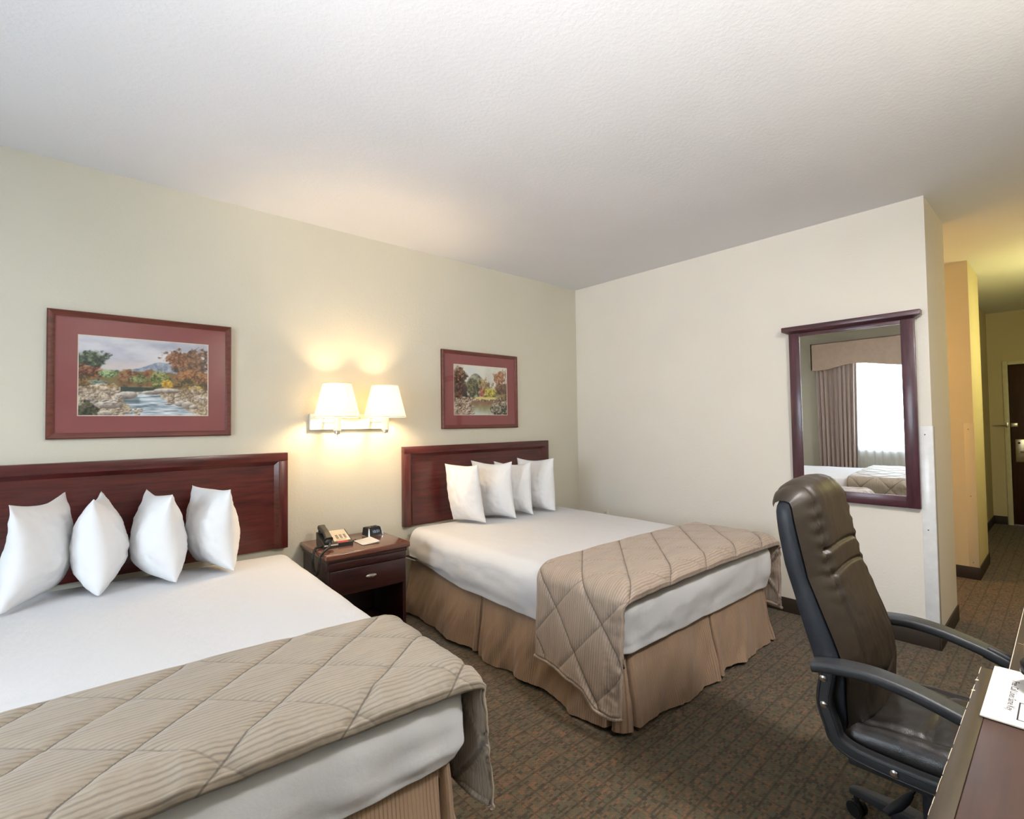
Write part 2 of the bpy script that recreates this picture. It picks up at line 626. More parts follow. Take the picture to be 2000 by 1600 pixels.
# baseboards
BH, BT = 0.103, 0.009
def base(name, *a): return struct(name, MB().box(*a, bev=0.003), M['base'], smooth=30)
base('baseboard_back', XW, 0, -BT, 0, 0, BH)
w = MB(); w.box(-BT, 0, YE, -BT, 0, BH, 0.003); w.box(-BT, 0.675, YE - BT, YE, 0, BH, 0.003)
struct('baseboard_right', w, M['base'], smooth=30)
base('baseboard_left', XW, XW + BT, YF, 0, 0, BH)
base('baseboard_front', XW, 5.09, YF, YF + BT, 0, BH)
w = MB(); w.box(1.893 - BT, 1.893, YE, -1.30, 0, BH, 0.003); w.box(1.893 - BT, 2.604, YE - BT, YE, 0, BH, 0.003); w.box(2.604, 2.604 + BT, YE - BT, -2.62, 0, BH, 0.003)
struct('baseboard_middle', w, M['base'], smooth=30)
base('baseboard_hall', 2.613, 5.09, -2.615 - BT, -2.615, 0, BH)
base('baseboard_entry', 5.09 - BT, 5.09, -2.745, -2.624, 0, BH)

# corner guards with screw heads
def guard(name, x, y, sx, mat, ztop=1.32):
    w = MB()
    w.box(x - 0.003, x, y, y + 0.062, BH, ztop, 0.001)
    w.box(x - 0.003, x + 0.05, y - 0.003, y, BH, ztop, 0.001)
    g = struct(name, w, mat, smooth=30)
    for z in (1.27, 0.70, 0.14):
        s = MB().lathe([(0.0035, 0), (0.003, -0.0015), (0.0005, -0.002)], 10, (x - 0.003, y + 0.035, z), axis='x').build('screw', M['ink'], g)
    return g
guard('trim_1', 0, YE, 1, M['guard'])
guard('trim_2', 1.893, YE, 1, M['hall'])

# entry door
d = empty('door_1', (5.09, 0, 0)); tag(d, kind='structure')
f = MB()
f.box(-0.02, 0.10, DY0, DY0 + 0.05, 0, 2.08, 0.004)
f.box(-0.02, 0.10, DY1 - 0.05, DY1, 0, 2.08, 0.004)
f.box(-0.02, 0.10, DY1, DY0, 2.03, 2.08, 0.004)
f.build('door_frame', M['trimpaint'], d)
MB().box(0.01, 0.055, DY1 + 0.004, DY0 - 0.004, 0.012, 2.026, 0.002).build('door_leaf', M['door'], d)
lp = MB().box(-0.002, 0.01, DY0 - 0.13, DY0 - 0.04, 0.80, 1.085, 0.004).build('lock_plate', M['nickel'], d)
w = MB().lathe([(0.012, -0.05), (0.012, 0)], 16, (0, DY0 - 0.085, 0.93), axis='x')
w.tube([(-0.05, DY0 - 0.085, 0.93), (-0.055, DY0 - 0.11, 0.932), (-0.052, DY0 - 0.20, 0.93)], 0.009)
w.build('lever_handle', M['nickel'], lp)
w = MB().lathe([(0.011, -0.012), (0.013, 0)], 16, (0, DY0 - 0.075, 1.04), axis='x')
w.build('deadbolt_turn', M['black'], lp)
g = MB()
g.box(-0.03, -0.02, DY0 + 0.012, DY0 + 0.04, 1.235, 1.30, 0.003)
g.tube([(-0.034, DY0 + 0.03, 1.265), (-0.045, DY0 + 0.08, 1.266), (-0.05, DY0 + 0.155, 1.264)], lambda i: (0.011, 0.010, 0.004)[i], 8)
g.build('door_guard', M['nickel'], d)
MB().box(-0.012, 0.01, DY0 - 0.07, DY0 - 0.005, 1.24, 1.29, 0.004).build('guard_catch', M['nickel'], d)

# window, seen in the mirror
wd = empty('window_1', (XW, 0, 0)); tag(wd, kind='structure')
f = MB()
fr = 0.05
f.box(-0.12, -0.05, WY0, WY0 + fr, WZ0, WZ1); f.box(-0.12, -0.05, WY1 - fr, WY1, WZ0, WZ1)
f.box(-0.12, -0.05, WY0, WY1, WZ0, WZ0 + fr); f.box(-0.12, -0.05, WY0, WY1, WZ1 - fr, WZ1)
f.box(-0.11, -0.06, -1.77, -1.73, WZ0, WZ1)
f.build('window_frame', M['vinyl'], wd, 0)
MB().box(-0.09, -0.085, WY0 + fr, WY1 - fr, WZ0 + fr, WZ1 - fr).build('window_pane', M['winglass'], wd, 0)
MB().box(-0.05, 0.03, WY0 - 0.02, WY1 + 0.02, WZ0 - 0.03, WZ0, 0.004).build('window_sill', M['vinyl'], wd)

# pelmet, drapes, sheer
pel = thing('pelmet', 'tan fabric pelmet box with a scalloped lower edge above the window', 'pelmet', (XW, -1.75, 0))
def pel_bot(y):
    a = abs(y)
    if a > 1.15: return 2.09
    if a > 0.70: return 2.09 + 0.075 * sm(1.15, 0.70, a)
    return 2.165 - 0.085 * (1 - sm(0.0, 0.70, a))
w = MB()
n = 80
for k in range(n):
    y0, y1 = -1.30 + 2.6 * k / n, -1.30 + 2.6 * (k + 1) / n
    b0, b1 = pel_bot(y0), pel_bot(y1)
    vs = [(0.20, y0, b0), (0.20, y1, b1), (0.20, y1, 2.53), (0.20, y0, 2.53), (0.185, y0, b0), (0.185, y1, b1), (0.185, y1, 2.53), (0.185, y0, 2.53)]
    w.add(vs, [(0, 1, 2, 3), (7, 6, 5, 4), (0, 4, 5, 1), (3, 2, 6, 7)])
w.build('face_board', M['pelmet'], pel, 30)
w = MB(); w.box(0.0, 0.20, -1.30, -1.285, 2.09, 2.53); w.box(0.0, 0.20, 1.285, 1.30, 2.09, 2.53); w.box(0, 0.2, -1.30, 1.30, 2.52, 2.535)
w.build('returns', M['pelmet'], pel, 0)
w = MB()
w.sweep([(0.203, -1.30 + 2.6 * k / n, pel_bot(-1.30 + 2.6 * k / n)) for k in range(n + 1)], lambda i: [(0.006 * math.cos(2 * PI * q / 8), 0.006 * math.sin(2 * PI * q / 8)) for q in range(8)])
w.build('welt_cord', M['pelmet'], pel)

def hanging(name, y0, y1, ztop, zbot, x, amp, waves, mat, label, cat, seed, taper=0.0):
    def fn(u, v):
        y = y0 + (y1 - y0) * u
        z = ztop + (zbot - ztop) * v
        a = amp * (0.55 + 0.6 * v)
        xx = x + a * math.sin(u * waves * 2 * PI + 0.6 * math.sin(3 * u + seed) + 0.5 * v * math.sin(seed + 7 * u)) + 0.4 * a * math.sin(u * waves * 4.3 * PI + seed)
        y += taper * v * (u - 0.5)
        return (xx, y, z, z, (y1 - y0) * u * 1.6)
    o = MB().grid(int(waves * 14), 24, fn).build(name, mat, None, 180)
    return tag(o, label, cat)
hanging('drape', -0.50, -1.08, 2.30, 0.50, XW + 0.150, 0.028, 9, M['drape'], 'brown pleated drape at the window side nearer the headboard wall', 'curtain', 1.0, 0.06)
hanging('drape', -3.00, -2.42, 2.30, 0.50, XW + 0.150, 0.028, 9, M['drape'], 'brown pleated drape at the far side of the window, out of the mirror', 'curtain', 2.3, 0.06)
hanging('sheer_curtain', -0.95, -2.55, 2.30, 0.30, XW + 0.065, 0.016, 15, M['sheer'], 'white sheer curtain glowing with daylight across the window', 'curtain', 4.1)

# ------------------------------------------------------------------ pictures
_rng = np.random.RandomState(7)
_lat = _rng.rand(64, 64)

def vnoise(x, y):
    xi, yi = np.floor(x).astype(int), np.floor(y).astype(int)
    fx, fy = x - xi, y - yi
    fx, fy = fx * fx * (3 - 2 * fx), fy * fy * (3 - 2 * fy)
    g = lambda a, b: _lat[a % 64, b % 64]
    return (g(xi, yi) * (1 - fx) + g(xi + 1, yi) * fx) * (1 - fy) + (g(xi, yi + 1) * (1 - fx) + g(xi + 1, yi + 1) * fx) * fy

def vf(x, y, o=4):
    s, a, t = 0, 0.5, 0
    for k in range(o):
        s = s + a * vnoise(x * 2 ** k + 11.3 * k, y * 2 ** k + 5.7 * k)
        t += a
        a *= 0.55
    return s / t

class Paint:
    def __init__(self, nx, ny, asp):
        self.u, self.v = np.meshgrid(np.linspace(0, 1, nx), np.linspace(0, 1, ny))
        self.a = asp
        self.c = np.zeros((ny, nx, 3))
        self.q = vf(self.u * asp * 26, self.v * 26, 3) - 0.5
        self.q2 = vf(self.u * asp * 9 + 31, self.v * 9 + 17, 4) - 0.5
        self.q3 = vf(self.u * asp * 60 + 7, self.v * 60 + 3, 2) - 0.5

    def put(self, m, col):
        m = np.clip(m, 0, 1)[..., None]
        self.c = self.c * (1 - m) + np.broadcast_to(col, self.c.shape) * m

    def tex(self, cols, f):
        f = np.clip(f, 0, 0.9999) * (len(cols) - 1)
        i = f.astype(int)
        fr = (f - i)[..., None]
        C = np.array(cols, float)
        return C[i] * (1 - fr) + C[np.minimum(i + 1, len(cols) - 1)] * fr

    def blob(self, cx, cy, rx, ry, cols, rag=0.95, soft=0.22, contrast=2.0):
        d = np.sqrt(((self.u - cx) / rx) ** 2 + ((self.v - cy) / ry) ** 2) + rag * self.q2 + rag * 0.7 * self.q
        m = np.clip((1 - d) / soft, 0, 1)
        f = 0.5 + contrast * (self.q * 0.9 + self.q3 * 0.7) + 0.25 * (self.v - cy) / ry - 0.15 * (self.u - cx) / rx
        self.put(m, self.tex(cols, f))

    def rock(self, cx, cy, rx, ry, lt=(222, 214, 204), dk=(96, 84, 78)):
        d = np.sqrt(((self.u - cx) / rx) ** 2 + ((self.v - cy) / ry) ** 2) + 0.22 * self.q2
        m = np.clip((1 - d) / 0.1, 0, 1)
        f = 0.55 + 0.5 * (self.v - cy) / ry - 0.2 * (self.u - cx) / rx + 0.7 * self.q
        self.put(m, self.tex([dk, (150, 136, 126), lt], f))

    def obj(self, name, w, h, parent, loc):
        ny, nx = self.u.shape
        c = np.clip(self.c, 0, 255) / 255.0
        c = np.where(c <= 0.04045, c / 12.92, ((c + 0.055) / 1.055) ** 2.4)
        mb = MB().grid(nx - 1, ny - 1, lambda u, v: (loc[0] + (u - 0.5) * w, loc[1], loc[2] + (v - 0.5) * h, u, v))
        o = mb.build(name, M['painting'], parent, 0)
        at = o.data.color_attributes.new('Col', 'FLOAT_COLOR', 'POINT')
        buf = np.ones((ny * nx, 4), np.float32)
        buf[:, :3] = c.reshape(-1, 3)
        at.data.foreach_set('color', buf.ravel())
        return o

def paint_stream():
    p = Paint(230, 170, 1.38)
    u, v = p.u, p.v
    cloud = vf(u * 3.0, v * 5.5 + 4, 5)
    sky = p.tex([(172, 174, 190), (206, 206, 214), (226, 222, 222)], (cloud - 0.25) * 1.9)
    warm = np.clip(1 - np.abs(v - 0.62) / 0.14, 0, 1)[..., None] * 0.5
    p.c = sky * (1 - warm) + np.array([226, 206, 190]) * warm
    # blue hill
    ridge = 0.60 + 0.115 * np.exp(-((u - 0.60) / 0.14) ** 2) + 0.03 * p.q2
    p.put((ridge - v) / 0.012 * (u > 0.34), p.tex([(98, 110, 132), (140, 150, 170), (176, 182, 192)], 0.5 + 1.4 * p.q + 1.2 * p.q2))
    # far foliage line
    p.put((0.575 + 0.05 * p.q2 - v) / 0.015, p.tex([(84, 66, 48), (130, 96, 66), (124, 112, 72)], 0.5 + 1.3 * p.q + p.q2))
    p.blob(0.10, 0.70, 0.125, 0.115, [(30, 44, 42), (62, 78, 62), (112, 124, 92)])
    p.blob(0.07, 0.54, 0.13, 0.10, [(66, 38, 30), (124, 76, 56), (158, 112, 76)])
    p.blob(0.05, 0.43, 0.12, 0.07, [(52, 50, 36), (104, 84, 54), (150, 110, 70)])
    p.blob(0.22, 0.53, 0.075, 0.075, [(52, 74, 52), (110, 134, 92), (170, 186, 138)])
    p.blob(0.15, 0.42, 0.08, 0.045, [(56, 72, 70), (110, 126, 118), (150, 156, 130)])
    p.blob(0.36, 0.52, 0.09, 0.075, [(84, 56, 42), (134, 94, 66), (160, 124, 86)])
    p.blob(0.44, 0.48, 0.08, 0.06, [(72, 82, 48), (122, 128, 82), (160, 160, 108)])
    p.blob(0.52, 0.56, 0.06, 0.06, [(110, 62, 42), (150, 92, 62), (130, 110, 70)])
    p.blob(0.60, 0.50, 0.10, 0.11, [(70, 80, 44), (124, 132, 78), (170, 166, 104)])
    p.blob(0.86, 0.72, 0.22, 0.19, [(66, 56, 52), (112, 82, 64), (150, 110, 82)], 1.0)
    p.blob(0.74, 0.76, 0.10, 0.10, [(96, 62, 46), (142, 96, 70), (176, 136, 104)], 0.6)
    p.blob(0.88, 0.52, 0.17, 0.12, [(84, 62, 46), (142, 96, 62), (176, 124, 80)])
    p.blob(0.82, 0.44, 0.14, 0.06, [(66, 60, 42), (110, 90, 58), (140, 110, 70)])
    p.blob(0.655, 0.43, 0.05, 0.06, [(140, 106, 36), (202, 160, 58), (226, 190, 96)])
    p.blob(0.89, 0.36, 0.055, 0.07, [(130, 104, 40), (200, 168, 70), (220, 196, 110)])
    # bank, rocks, water
    bank = 0.365 + 0.10 * p.q2 + 0.03 * np.sin(u * 9)
    p.put((bank - v) / 0.01, p.tex([(112, 92, 70), (176, 156, 130), (226, 216, 200)], 0.5 + 1.3 * p.q + 1.0 * p.q3))
    p.put((0.40 - np.abs(v - 0.375) * 30 + p.q2) * 1.6 * (u > 0.2), np.array([190, 160, 100]))
    p.put(np.clip((0.035 - np.abs(v - 0.345)) / 0.01, 0, 1) * ((u > 0.30) & (u < 0.56)), np.array([46, 66, 60]) + 40 * p.q[..., None])
    left = 0.40 - 0.10 * np.clip((0.3 - v) / 0.3, 0, 1) + 0.05 * np.sin(v * 22) + 0.05 * p.q2
    right = 0.62 + 1.1 * np.clip(0.24 - v, 0, 1) + 0.05 * p.q2
    wm = np.clip((u - left) / 0.02, 0, 1) * np.clip((0.295 - v) / 0.01, 0, 1) * np.clip((right - u) / 0.03 + (v < 0.16), 0, 1)
    rip = vf(u * 9, v * 46, 3)
    p.put(wm, p.tex([(96, 114, 128), (172, 186, 196), (236, 240, 242)], (rip - 0.2) * 1.7))
    p.put(np.clip((0.05 - np.abs(v - 0.20)) / 0.02, 0, 1) * np.clip((0.07 - np.abs(u - 0.38)) / 0.02, 0, 1) * 0.6, np.array([70, 92, 96]))
    p.blob(0.06, 0.06, 0.16, 0.14, [(30, 34, 26), (62, 66, 46), (100, 92, 70)])
    for r in ((0.35, 0.265, 0.08, 0.05), (0.53, 0.305, 0.075, 0.028), (0.655, 0.335, 0.11, 0.035), (0.22, 0.14, 0.11, 0.05), (0.19, 0.035, 0.06, 0.035), (0.76, 0.165, 0.045, 0.04), (0.82, 0.145, 0.05, 0.055), (0.87, 0.12, 0.04, 0.03), (0.665, 0.16, 0.035, 0.015)):
        p.rock(*r)
    rn = random.Random(3)
    for k in range(60):
        p.rock(rn.uniform(0.02, 0.32), rn.uniform(0.16, 0.31), rn.uniform(0.008, 0.022), rn.uniform(0.006, 0.014))
    for k in range(26):
        p.rock(rn.uniform(0.26, 0.46), rn.uniform(0.01, 0.10), rn.uniform(0.012, 0.024), rn.uniform(0.01, 0.018), (226, 206, 170))
    for k in range(26):
        p.rock(rn.uniform(0.62, 0.99), rn.uniform(0.19, 0.29), rn.uniform(0.01, 0.03), rn.uniform(0.006, 0.012))
    return p

def paint_pond():
    p = Paint(190, 140, 1.38)
    u, v = p.u, p.v
    p.c = p.tex([(196, 196, 188), (222, 220, 208), (206, 214, 216)], (vf(u * 3 + 9, v * 4, 4) - 0.2) * 1.6)
    ridge = 0.52 + 0.33 * np.exp(-((u - 0.40) / 0.19) ** 2) + 0.035 * p.q2
    p.put((ridge - v) / 0.015, p.tex([(92, 98, 84), (140, 144, 126), (186, 180, 158)], 0.5 + 1.4 * p.q + 1.2 * p.q2))
    p.blob(0.52, 0.60, 0.20, 0.14, [(104, 88, 60), (156, 132, 92), (186, 168, 128)])
    p.blob(0.30, 0.55, 0.20, 0.20, [(54, 60, 44), (96, 96, 70), (140, 130, 96)])
    p.blob(0.07, 0.72, 0.17, 0.25, [(44, 38, 32), (92, 64, 48), (160, 120, 90)], 0.6)
    p.blob(0.10, 0.45, 0.19, 0.20, [(44, 36, 32), (90, 62, 50), (134, 96, 76)], 0.5)
    p.blob(0.19, 0.48, 0.06, 0.17, [(34, 26, 26), (58, 40, 36), (84, 58, 48)], 0.3)
    p.blob(0.86, 0.78, 0.13, 0.15, [(124, 84, 62), (168, 118, 86), (200, 160, 130)], 0.75)
    p.blob(0.90, 0.54, 0.16, 0.16, [(70, 58, 52), (122, 88, 68), (150, 110, 84)], 0.5)
    for x in (0.90, 0.955, 0.985):
        p.put(np.clip((0.006 - np.abs(u - x - 0.05 * (v - 0.6))) / 0.004, 0, 1) * (v > 0.4) * (v < 0.97), np.array([110, 84, 70]))
    p.blob(0.66, 0.47, 0.13, 0.11, [(110, 104, 40), (190, 176, 76), (216, 204, 118)])
    p.blob(0.50, 0.46, 0.05, 0.10, [(130, 66, 56), (180, 104, 84), (200, 140, 110)])
    p.blob(0.92, 0.38, 0.10, 0.07, [(96, 80, 54), (150, 128, 88), (180, 156, 116)])
    bank = 0.36 + 0.10 * p.q2
    p.put((bank - v) / 0.012, p.tex([(84, 68, 58), (150, 126, 104), (222, 204, 182)], 0.5 + 1.6 * p.q + 1.2 * p.q3))
    p.put(np.clip((0.03 - np.abs(v - 0.35 - 0.03 * p.q2)) / 0.012, 0, 1) * np.clip((u - 0.35) / 0.05, 0, 1) * np.clip((0.85 - u) / 0.1, 0, 1), np.array([214, 198, 130]))
    pond = np.clip((0.30 - np.abs(u - 0.54) * 1.05 - 0.25 * np.clip(v - 0.10, 0, 1) + 0.06 * p.q2) / 0.03, 0, 1) * np.clip((0.29 - v) / 0.02, 0, 1)
    pc = p.tex([(196, 206, 200), (150, 146, 112), (128, 92, 66)], v / 0.29 + 0.5 * p.q2)
    p.put(pond * np.clip((0.23 - np.abs(u - 0.53)) / 0.05, 0, 1), pc)
    p.blob(0.86, 0.10, 0.22, 0.12, [(34, 38, 32), (76, 78, 64), (150, 138, 116)], 0.6)
    rn = random.Random(9)
    for k in range(60):
        p.rock(rn.uniform(0.02, 0.38), rn.uniform(0.02, 0.30), rn.uniform(0.012, 0.04), rn.uniform(0.008, 0.02), (226, 208, 190))
    for k in range(40):
        p.rock(rn.uniform(0.66, 0.99), rn.uniform(0.04, 0.28), rn.uniform(0.012, 0.03), rn.uniform(0.008, 0.016), (214, 206, 188))
    return p

def picture(cx, cz, w, h, iw, ih, p, label, group, dz=0.0):
    o = thing('framed_picture', label, 'picture', (cx, -0.0005, cz), group=group)
    fw = 0.030
    def frame_side(a, b, nrm):     # mitred moulding profile along one side
        prof = [(0, 0.0), (0, -0.020), (0.006, -0.026), (0.018, -0.022), (fw, -0.016), (fw, 0.0)]
        vs = []
        for (px, pz), sgn in ((a, 1), (b, 1)):
            for t_, y in prof:
                qx = px - math.copysign(t_, px)
                qz = pz - math.copysign(t_, pz)
                vs.append((qx, y, qz))
        m = len(prof)
        return vs, [(j, (j + 1) % m, m + (j + 1) % m, m + j) for j in range(m)]
    mb = MB()
    c = [(-w / 2, -h / 2), (w / 2, -h / 2), (w / 2, h / 2), (-w / 2, h / 2)]
    for k in range(4):
        vs, fs = frame_side(c[k], c[(k + 1) % 4], None)
        mb.add(vs, fs)
    mb.build('frame', M['frame'], o, 30)
    # mat board with an opening and a cream bevel
    mb = MB()
    W, Hh = w / 2 - fw + 0.002, h / 2 - fw + 0.002
    a, b, z0 = iw / 2, ih / 2, dz
    for x0, x1, y0, y1 in ((-W, -a, -Hh, Hh), (a, W, -Hh, Hh), (-a, a, b + z0, Hh), (-a, a, -Hh, -b + z0)):
        mb.box(x0, x1, -0.0115, -0.009, y0, y1)
    mb.build('mat_board', M['mat'], o, 0)
    mb = MB()
    e = 0.004
    for x0, x1, y0, y1 in ((-a, -a + e, -b + z0, b + z0), (a - e, a, -b + z0, b + z0), (-a, a, b - e + z0, b + z0), (-a, a, -b + z0, -b + e + z0)):
        mb.box(x0, x1, -0.0098, -0.0085, y0, y1)
    mb.build('mat_edge', M['bevel'], o, 0)
    p.obj('print', iw, ih, o, (0, -0.0085, z0))
    MB().box(-W, W, -0.0145, -0.0135, -Hh, Hh).build('glass', M['glass'], o, 0)
    return o

g = 'framed landscape prints over the beds'
picture(-3.526, 1.645, 0.800, 0.641, 0.570, 0.412, paint_stream(), 'red-matted framed print of a rushing stream and boulders, over the left bed', g)
picture(-1.236, 1.654, 0.807, 0.636, 0.574, 0.416, paint_pond(), 'red-matted framed print of a still autumn pond, over the right bed', g)

# ------------------------------------------------------------------ headboards
def headboard(x0, x1, label):
    o = thing('headboard', label, 'headboard', ((x0 + x1) / 2, -0.001, 0.62), group='headboards on the wall')
    w, h, y = (x1 - x0) / 2, 0.59, -0.048
    fw = 0.052
    MB().box(-w, w, y, 0, h - fw, h, 0.0025).build('top_rail', M['cherry'], o, 30)
    for s in (-1, 1):
        a, b = sorted((s * w, s * (w - fw)))
        MB().box(a, b, y, 0, 0, h - fw, 0.0025).build('side_stile', M['cherry_v'], o, 30)
    # sloping inner moulding
    mb = MB()
    iw, ih, m = w - fw, h - fw, 0.024
    pts = [(-iw, 0.0), (-iw, ih), (iw, ih), (iw, 0.0)]
    inn = [(-iw + m, 0.0), (-iw + m, ih - m), (iw - m, ih - m), (iw - m, 0.0)]
    for k in range(3):
        a, b, c, d = pts[k], pts[k + 1], inn[k + 1], inn[k]
        mb.add([(a[0], y + 0.004, a[1]), (b[0], y + 0.004, b[1]), (c[0], y + 0.022, c[1]), (d[0], y + 0.022, d[1])], [(0, 1, 2, 3)])
    mb.build('inner_moulding', M['cherry'], o, 0)
    MB().box(-iw, iw, y + 0.022, -0.004, 0, ih).build('panel', M['cherry'], o, 0)
    return o
headboard(-4.334, -2.814, 'dark cherry wood headboard behind the left bed')
headboard(-1.995, -0.475, 'dark cherry wood headboard behind the right bed, nearest the corner')

# ------------------------------------------------------------------ beds
def bed(name, label, cx, cy, rz, Wd, L, hem, seed, pleats_side, pleats_foot):
    """local: x across, y 0 at the head to -L at the foot"""
    o = thing('bed', label, 'bed', (cx, cy, 0), (0, 0, rz), 'beds along the headboard wall')
    MB().box(-Wd / 2 + 0.05, Wd / 2 - 0.05, -L + 0.05, -0.01, 0.10, 0.33, 0.02).build('box_spring', M['boxspring'], o)
    mb = MB()
    ztop, zbot = 0.622, 0.345
    hz = (ztop - zbot) / 2

    def warp(p, n):
        x, y, z = p
        yy = y - L / 2
        t = (z + hz) / (2 * hz)
        q = Vector((x, yy, z + (ztop + zbot) / 2))
        side = 1 - abs(n.z)
        # loose sheet: lower hem wavers, sides bulge
        bul = 0.016 * math.sin(PI * t) * side
        wr = 0.010 * fbm(x * 2.0 + seed, yy * 2.0, z * 6) * side + 0.006 * fbm(x * 9 + seed, yy * 9, z * 3.0) * side
        # tension folds running down the sides
        along = x if abs(n.y) > abs(n.x) else yy
        wr += 0.006 * side * (1 - t) * math.sin(along * 26 + 3 * math.sin(along * 5 + seed))
        wr += 0.010 * side * fbm(along * 3.5 + 2.0 * z, z * 9 - along, seed + 5) * (1.1 - t)
        q += Vector((n.x, n.y, 0)) * (bul + wr)
        hor = math.hypot(n.x, n.y)
        if n.z < 0 and hor > 0.02:
            q += Vector((n.x / hor, n.y / hor, 0)) * 0.072 * (1 - hor)
            side = 1.0
        crown = 0.012 * (1 - (2 * x / Wd) ** 2) * (1 - (2 * (y) / L) ** 4)
        if n.z > 0.2: q.z += crown + 0.0035 * fbm(x * 3 + seed, yy * 3, 1.0)
        if t < 0.3 and side > 0.3:
            q.z += (1 - t / 0.3) * (hem(x, yy, n) + 0.008 * fbm(along * 5, seed, 0))
        return q
    rounded_block(mb, Wd / 2, L / 2, hz, 0.075, 64, 80, 18, warp)
    mb.build('mattress', M['sheet'], o, 180, label='white sheet pulled tight over the mattress')
    # pleated skirt: left side, foot, right side
    mb = MB()
    hw, e = Wd / 2 - 0.035, 0.035
    per = [(-hw, -0.0), (-hw, -L + e), (hw, -L + e), (hw, 0.0)]
    seg = [L - e, 2 * hw, L - e]
    tot = sum(seg)
    pl = [p for p in pleats_side] + [seg[0] + p for p in pleats_foot] + [tot - p for p in pleats_side]
    corners = [seg[0], seg[0] + seg[1]]
    rc = 0.03
    N = 900

    def fn(u, v):
        s = u * tot
        # position and outward normal with rounded corners
        def at(s):
            s = max(0, min(tot - 1e-6, s))
            k = 0
            while s > seg[k]: s -= seg[k]; k += 1
            a, b = Vector(per[k]), Vector(per[k + 1])
            return a + (b - a) * (s / seg[k])
        p = (at(s - rc) + at(s) * 2 + at(s + rc)) / 4
        tg = at(s + rc) - at(s - rc)
        tg.normalize()
        nx, ny = tg.y, -tg.x
        if (p.x * nx + (p.y + L / 2) * ny) < 0: nx, ny = -nx, -ny
        z = 0.405 + (0.018 - 0.405) * v
        z += v * (0.008 * math.sin(s * 9 + seed) + 0.010 * fbm(s * 3, seed, 2))
        off = 0.062 * v ** 1.1 + v * (0.016 * math.sin(s * 15 + 2 * math.sin(s * 4 + seed)) + 0.020 * fbm(s * 4, v * 0.6, seed) + 0.014 * fbm(s * 9 + v * 2, v * 1.5 + s * 2, seed + 2))
        for c in pl:
            d = (s - c) / 0.010
            if abs(d) < 5: off -= 0.055 * math.exp(-d * d) * sm(0.02, 0.5, v) - 0.012 * v * math.exp(-((abs(s - c) - 0.03) / 0.02) ** 2)
        for c in corners:
            for dd in (-0.035, 0.035):
                d = (s - c - dd) / 0.009
                if abs(d) < 5: off -= 0.05 * math.exp(-d * d) * sm(0.0, 0.4, v)
        return (p.x + nx * off, p.y + ny * off, max(0.006, z), z, s)
    mb.grid(N, 22, fn)
    mb.build('bed_skirt', M['skirt'], o, 180, label='tan striped pleated bed skirt')
    return o

B1 = dict(cx=-3.590, cy=-0.105, rz=-math.radians(3.0), W=1.50, L=1.94)
B2 = dict(cx=-1.230, cy=-0.075, rz=-math.radians(1.8), W=1.50, L=1.94)
bed('bed', 'left bed with white sheet and tan skirt, cut off by the photo edge', B1['cx'], B1['cy'], B1['rz'], B1['W'], B1['L'],
    lambda x, y, n: 0.05 - 0.02 * sm(-0.4, -1.6, y), 3.0, [0.95], [0.75])
bed('bed', 'right bed with white sheet and tan skirt, between nightstand and mirror wall', B2['cx'], B2['cy'], B2['rz'], B2['W'], B2['L'],
    lambda x, y, n: 0.075 * sm(-0.75, 0.0, y), 8.0, [0.88], [0.74])

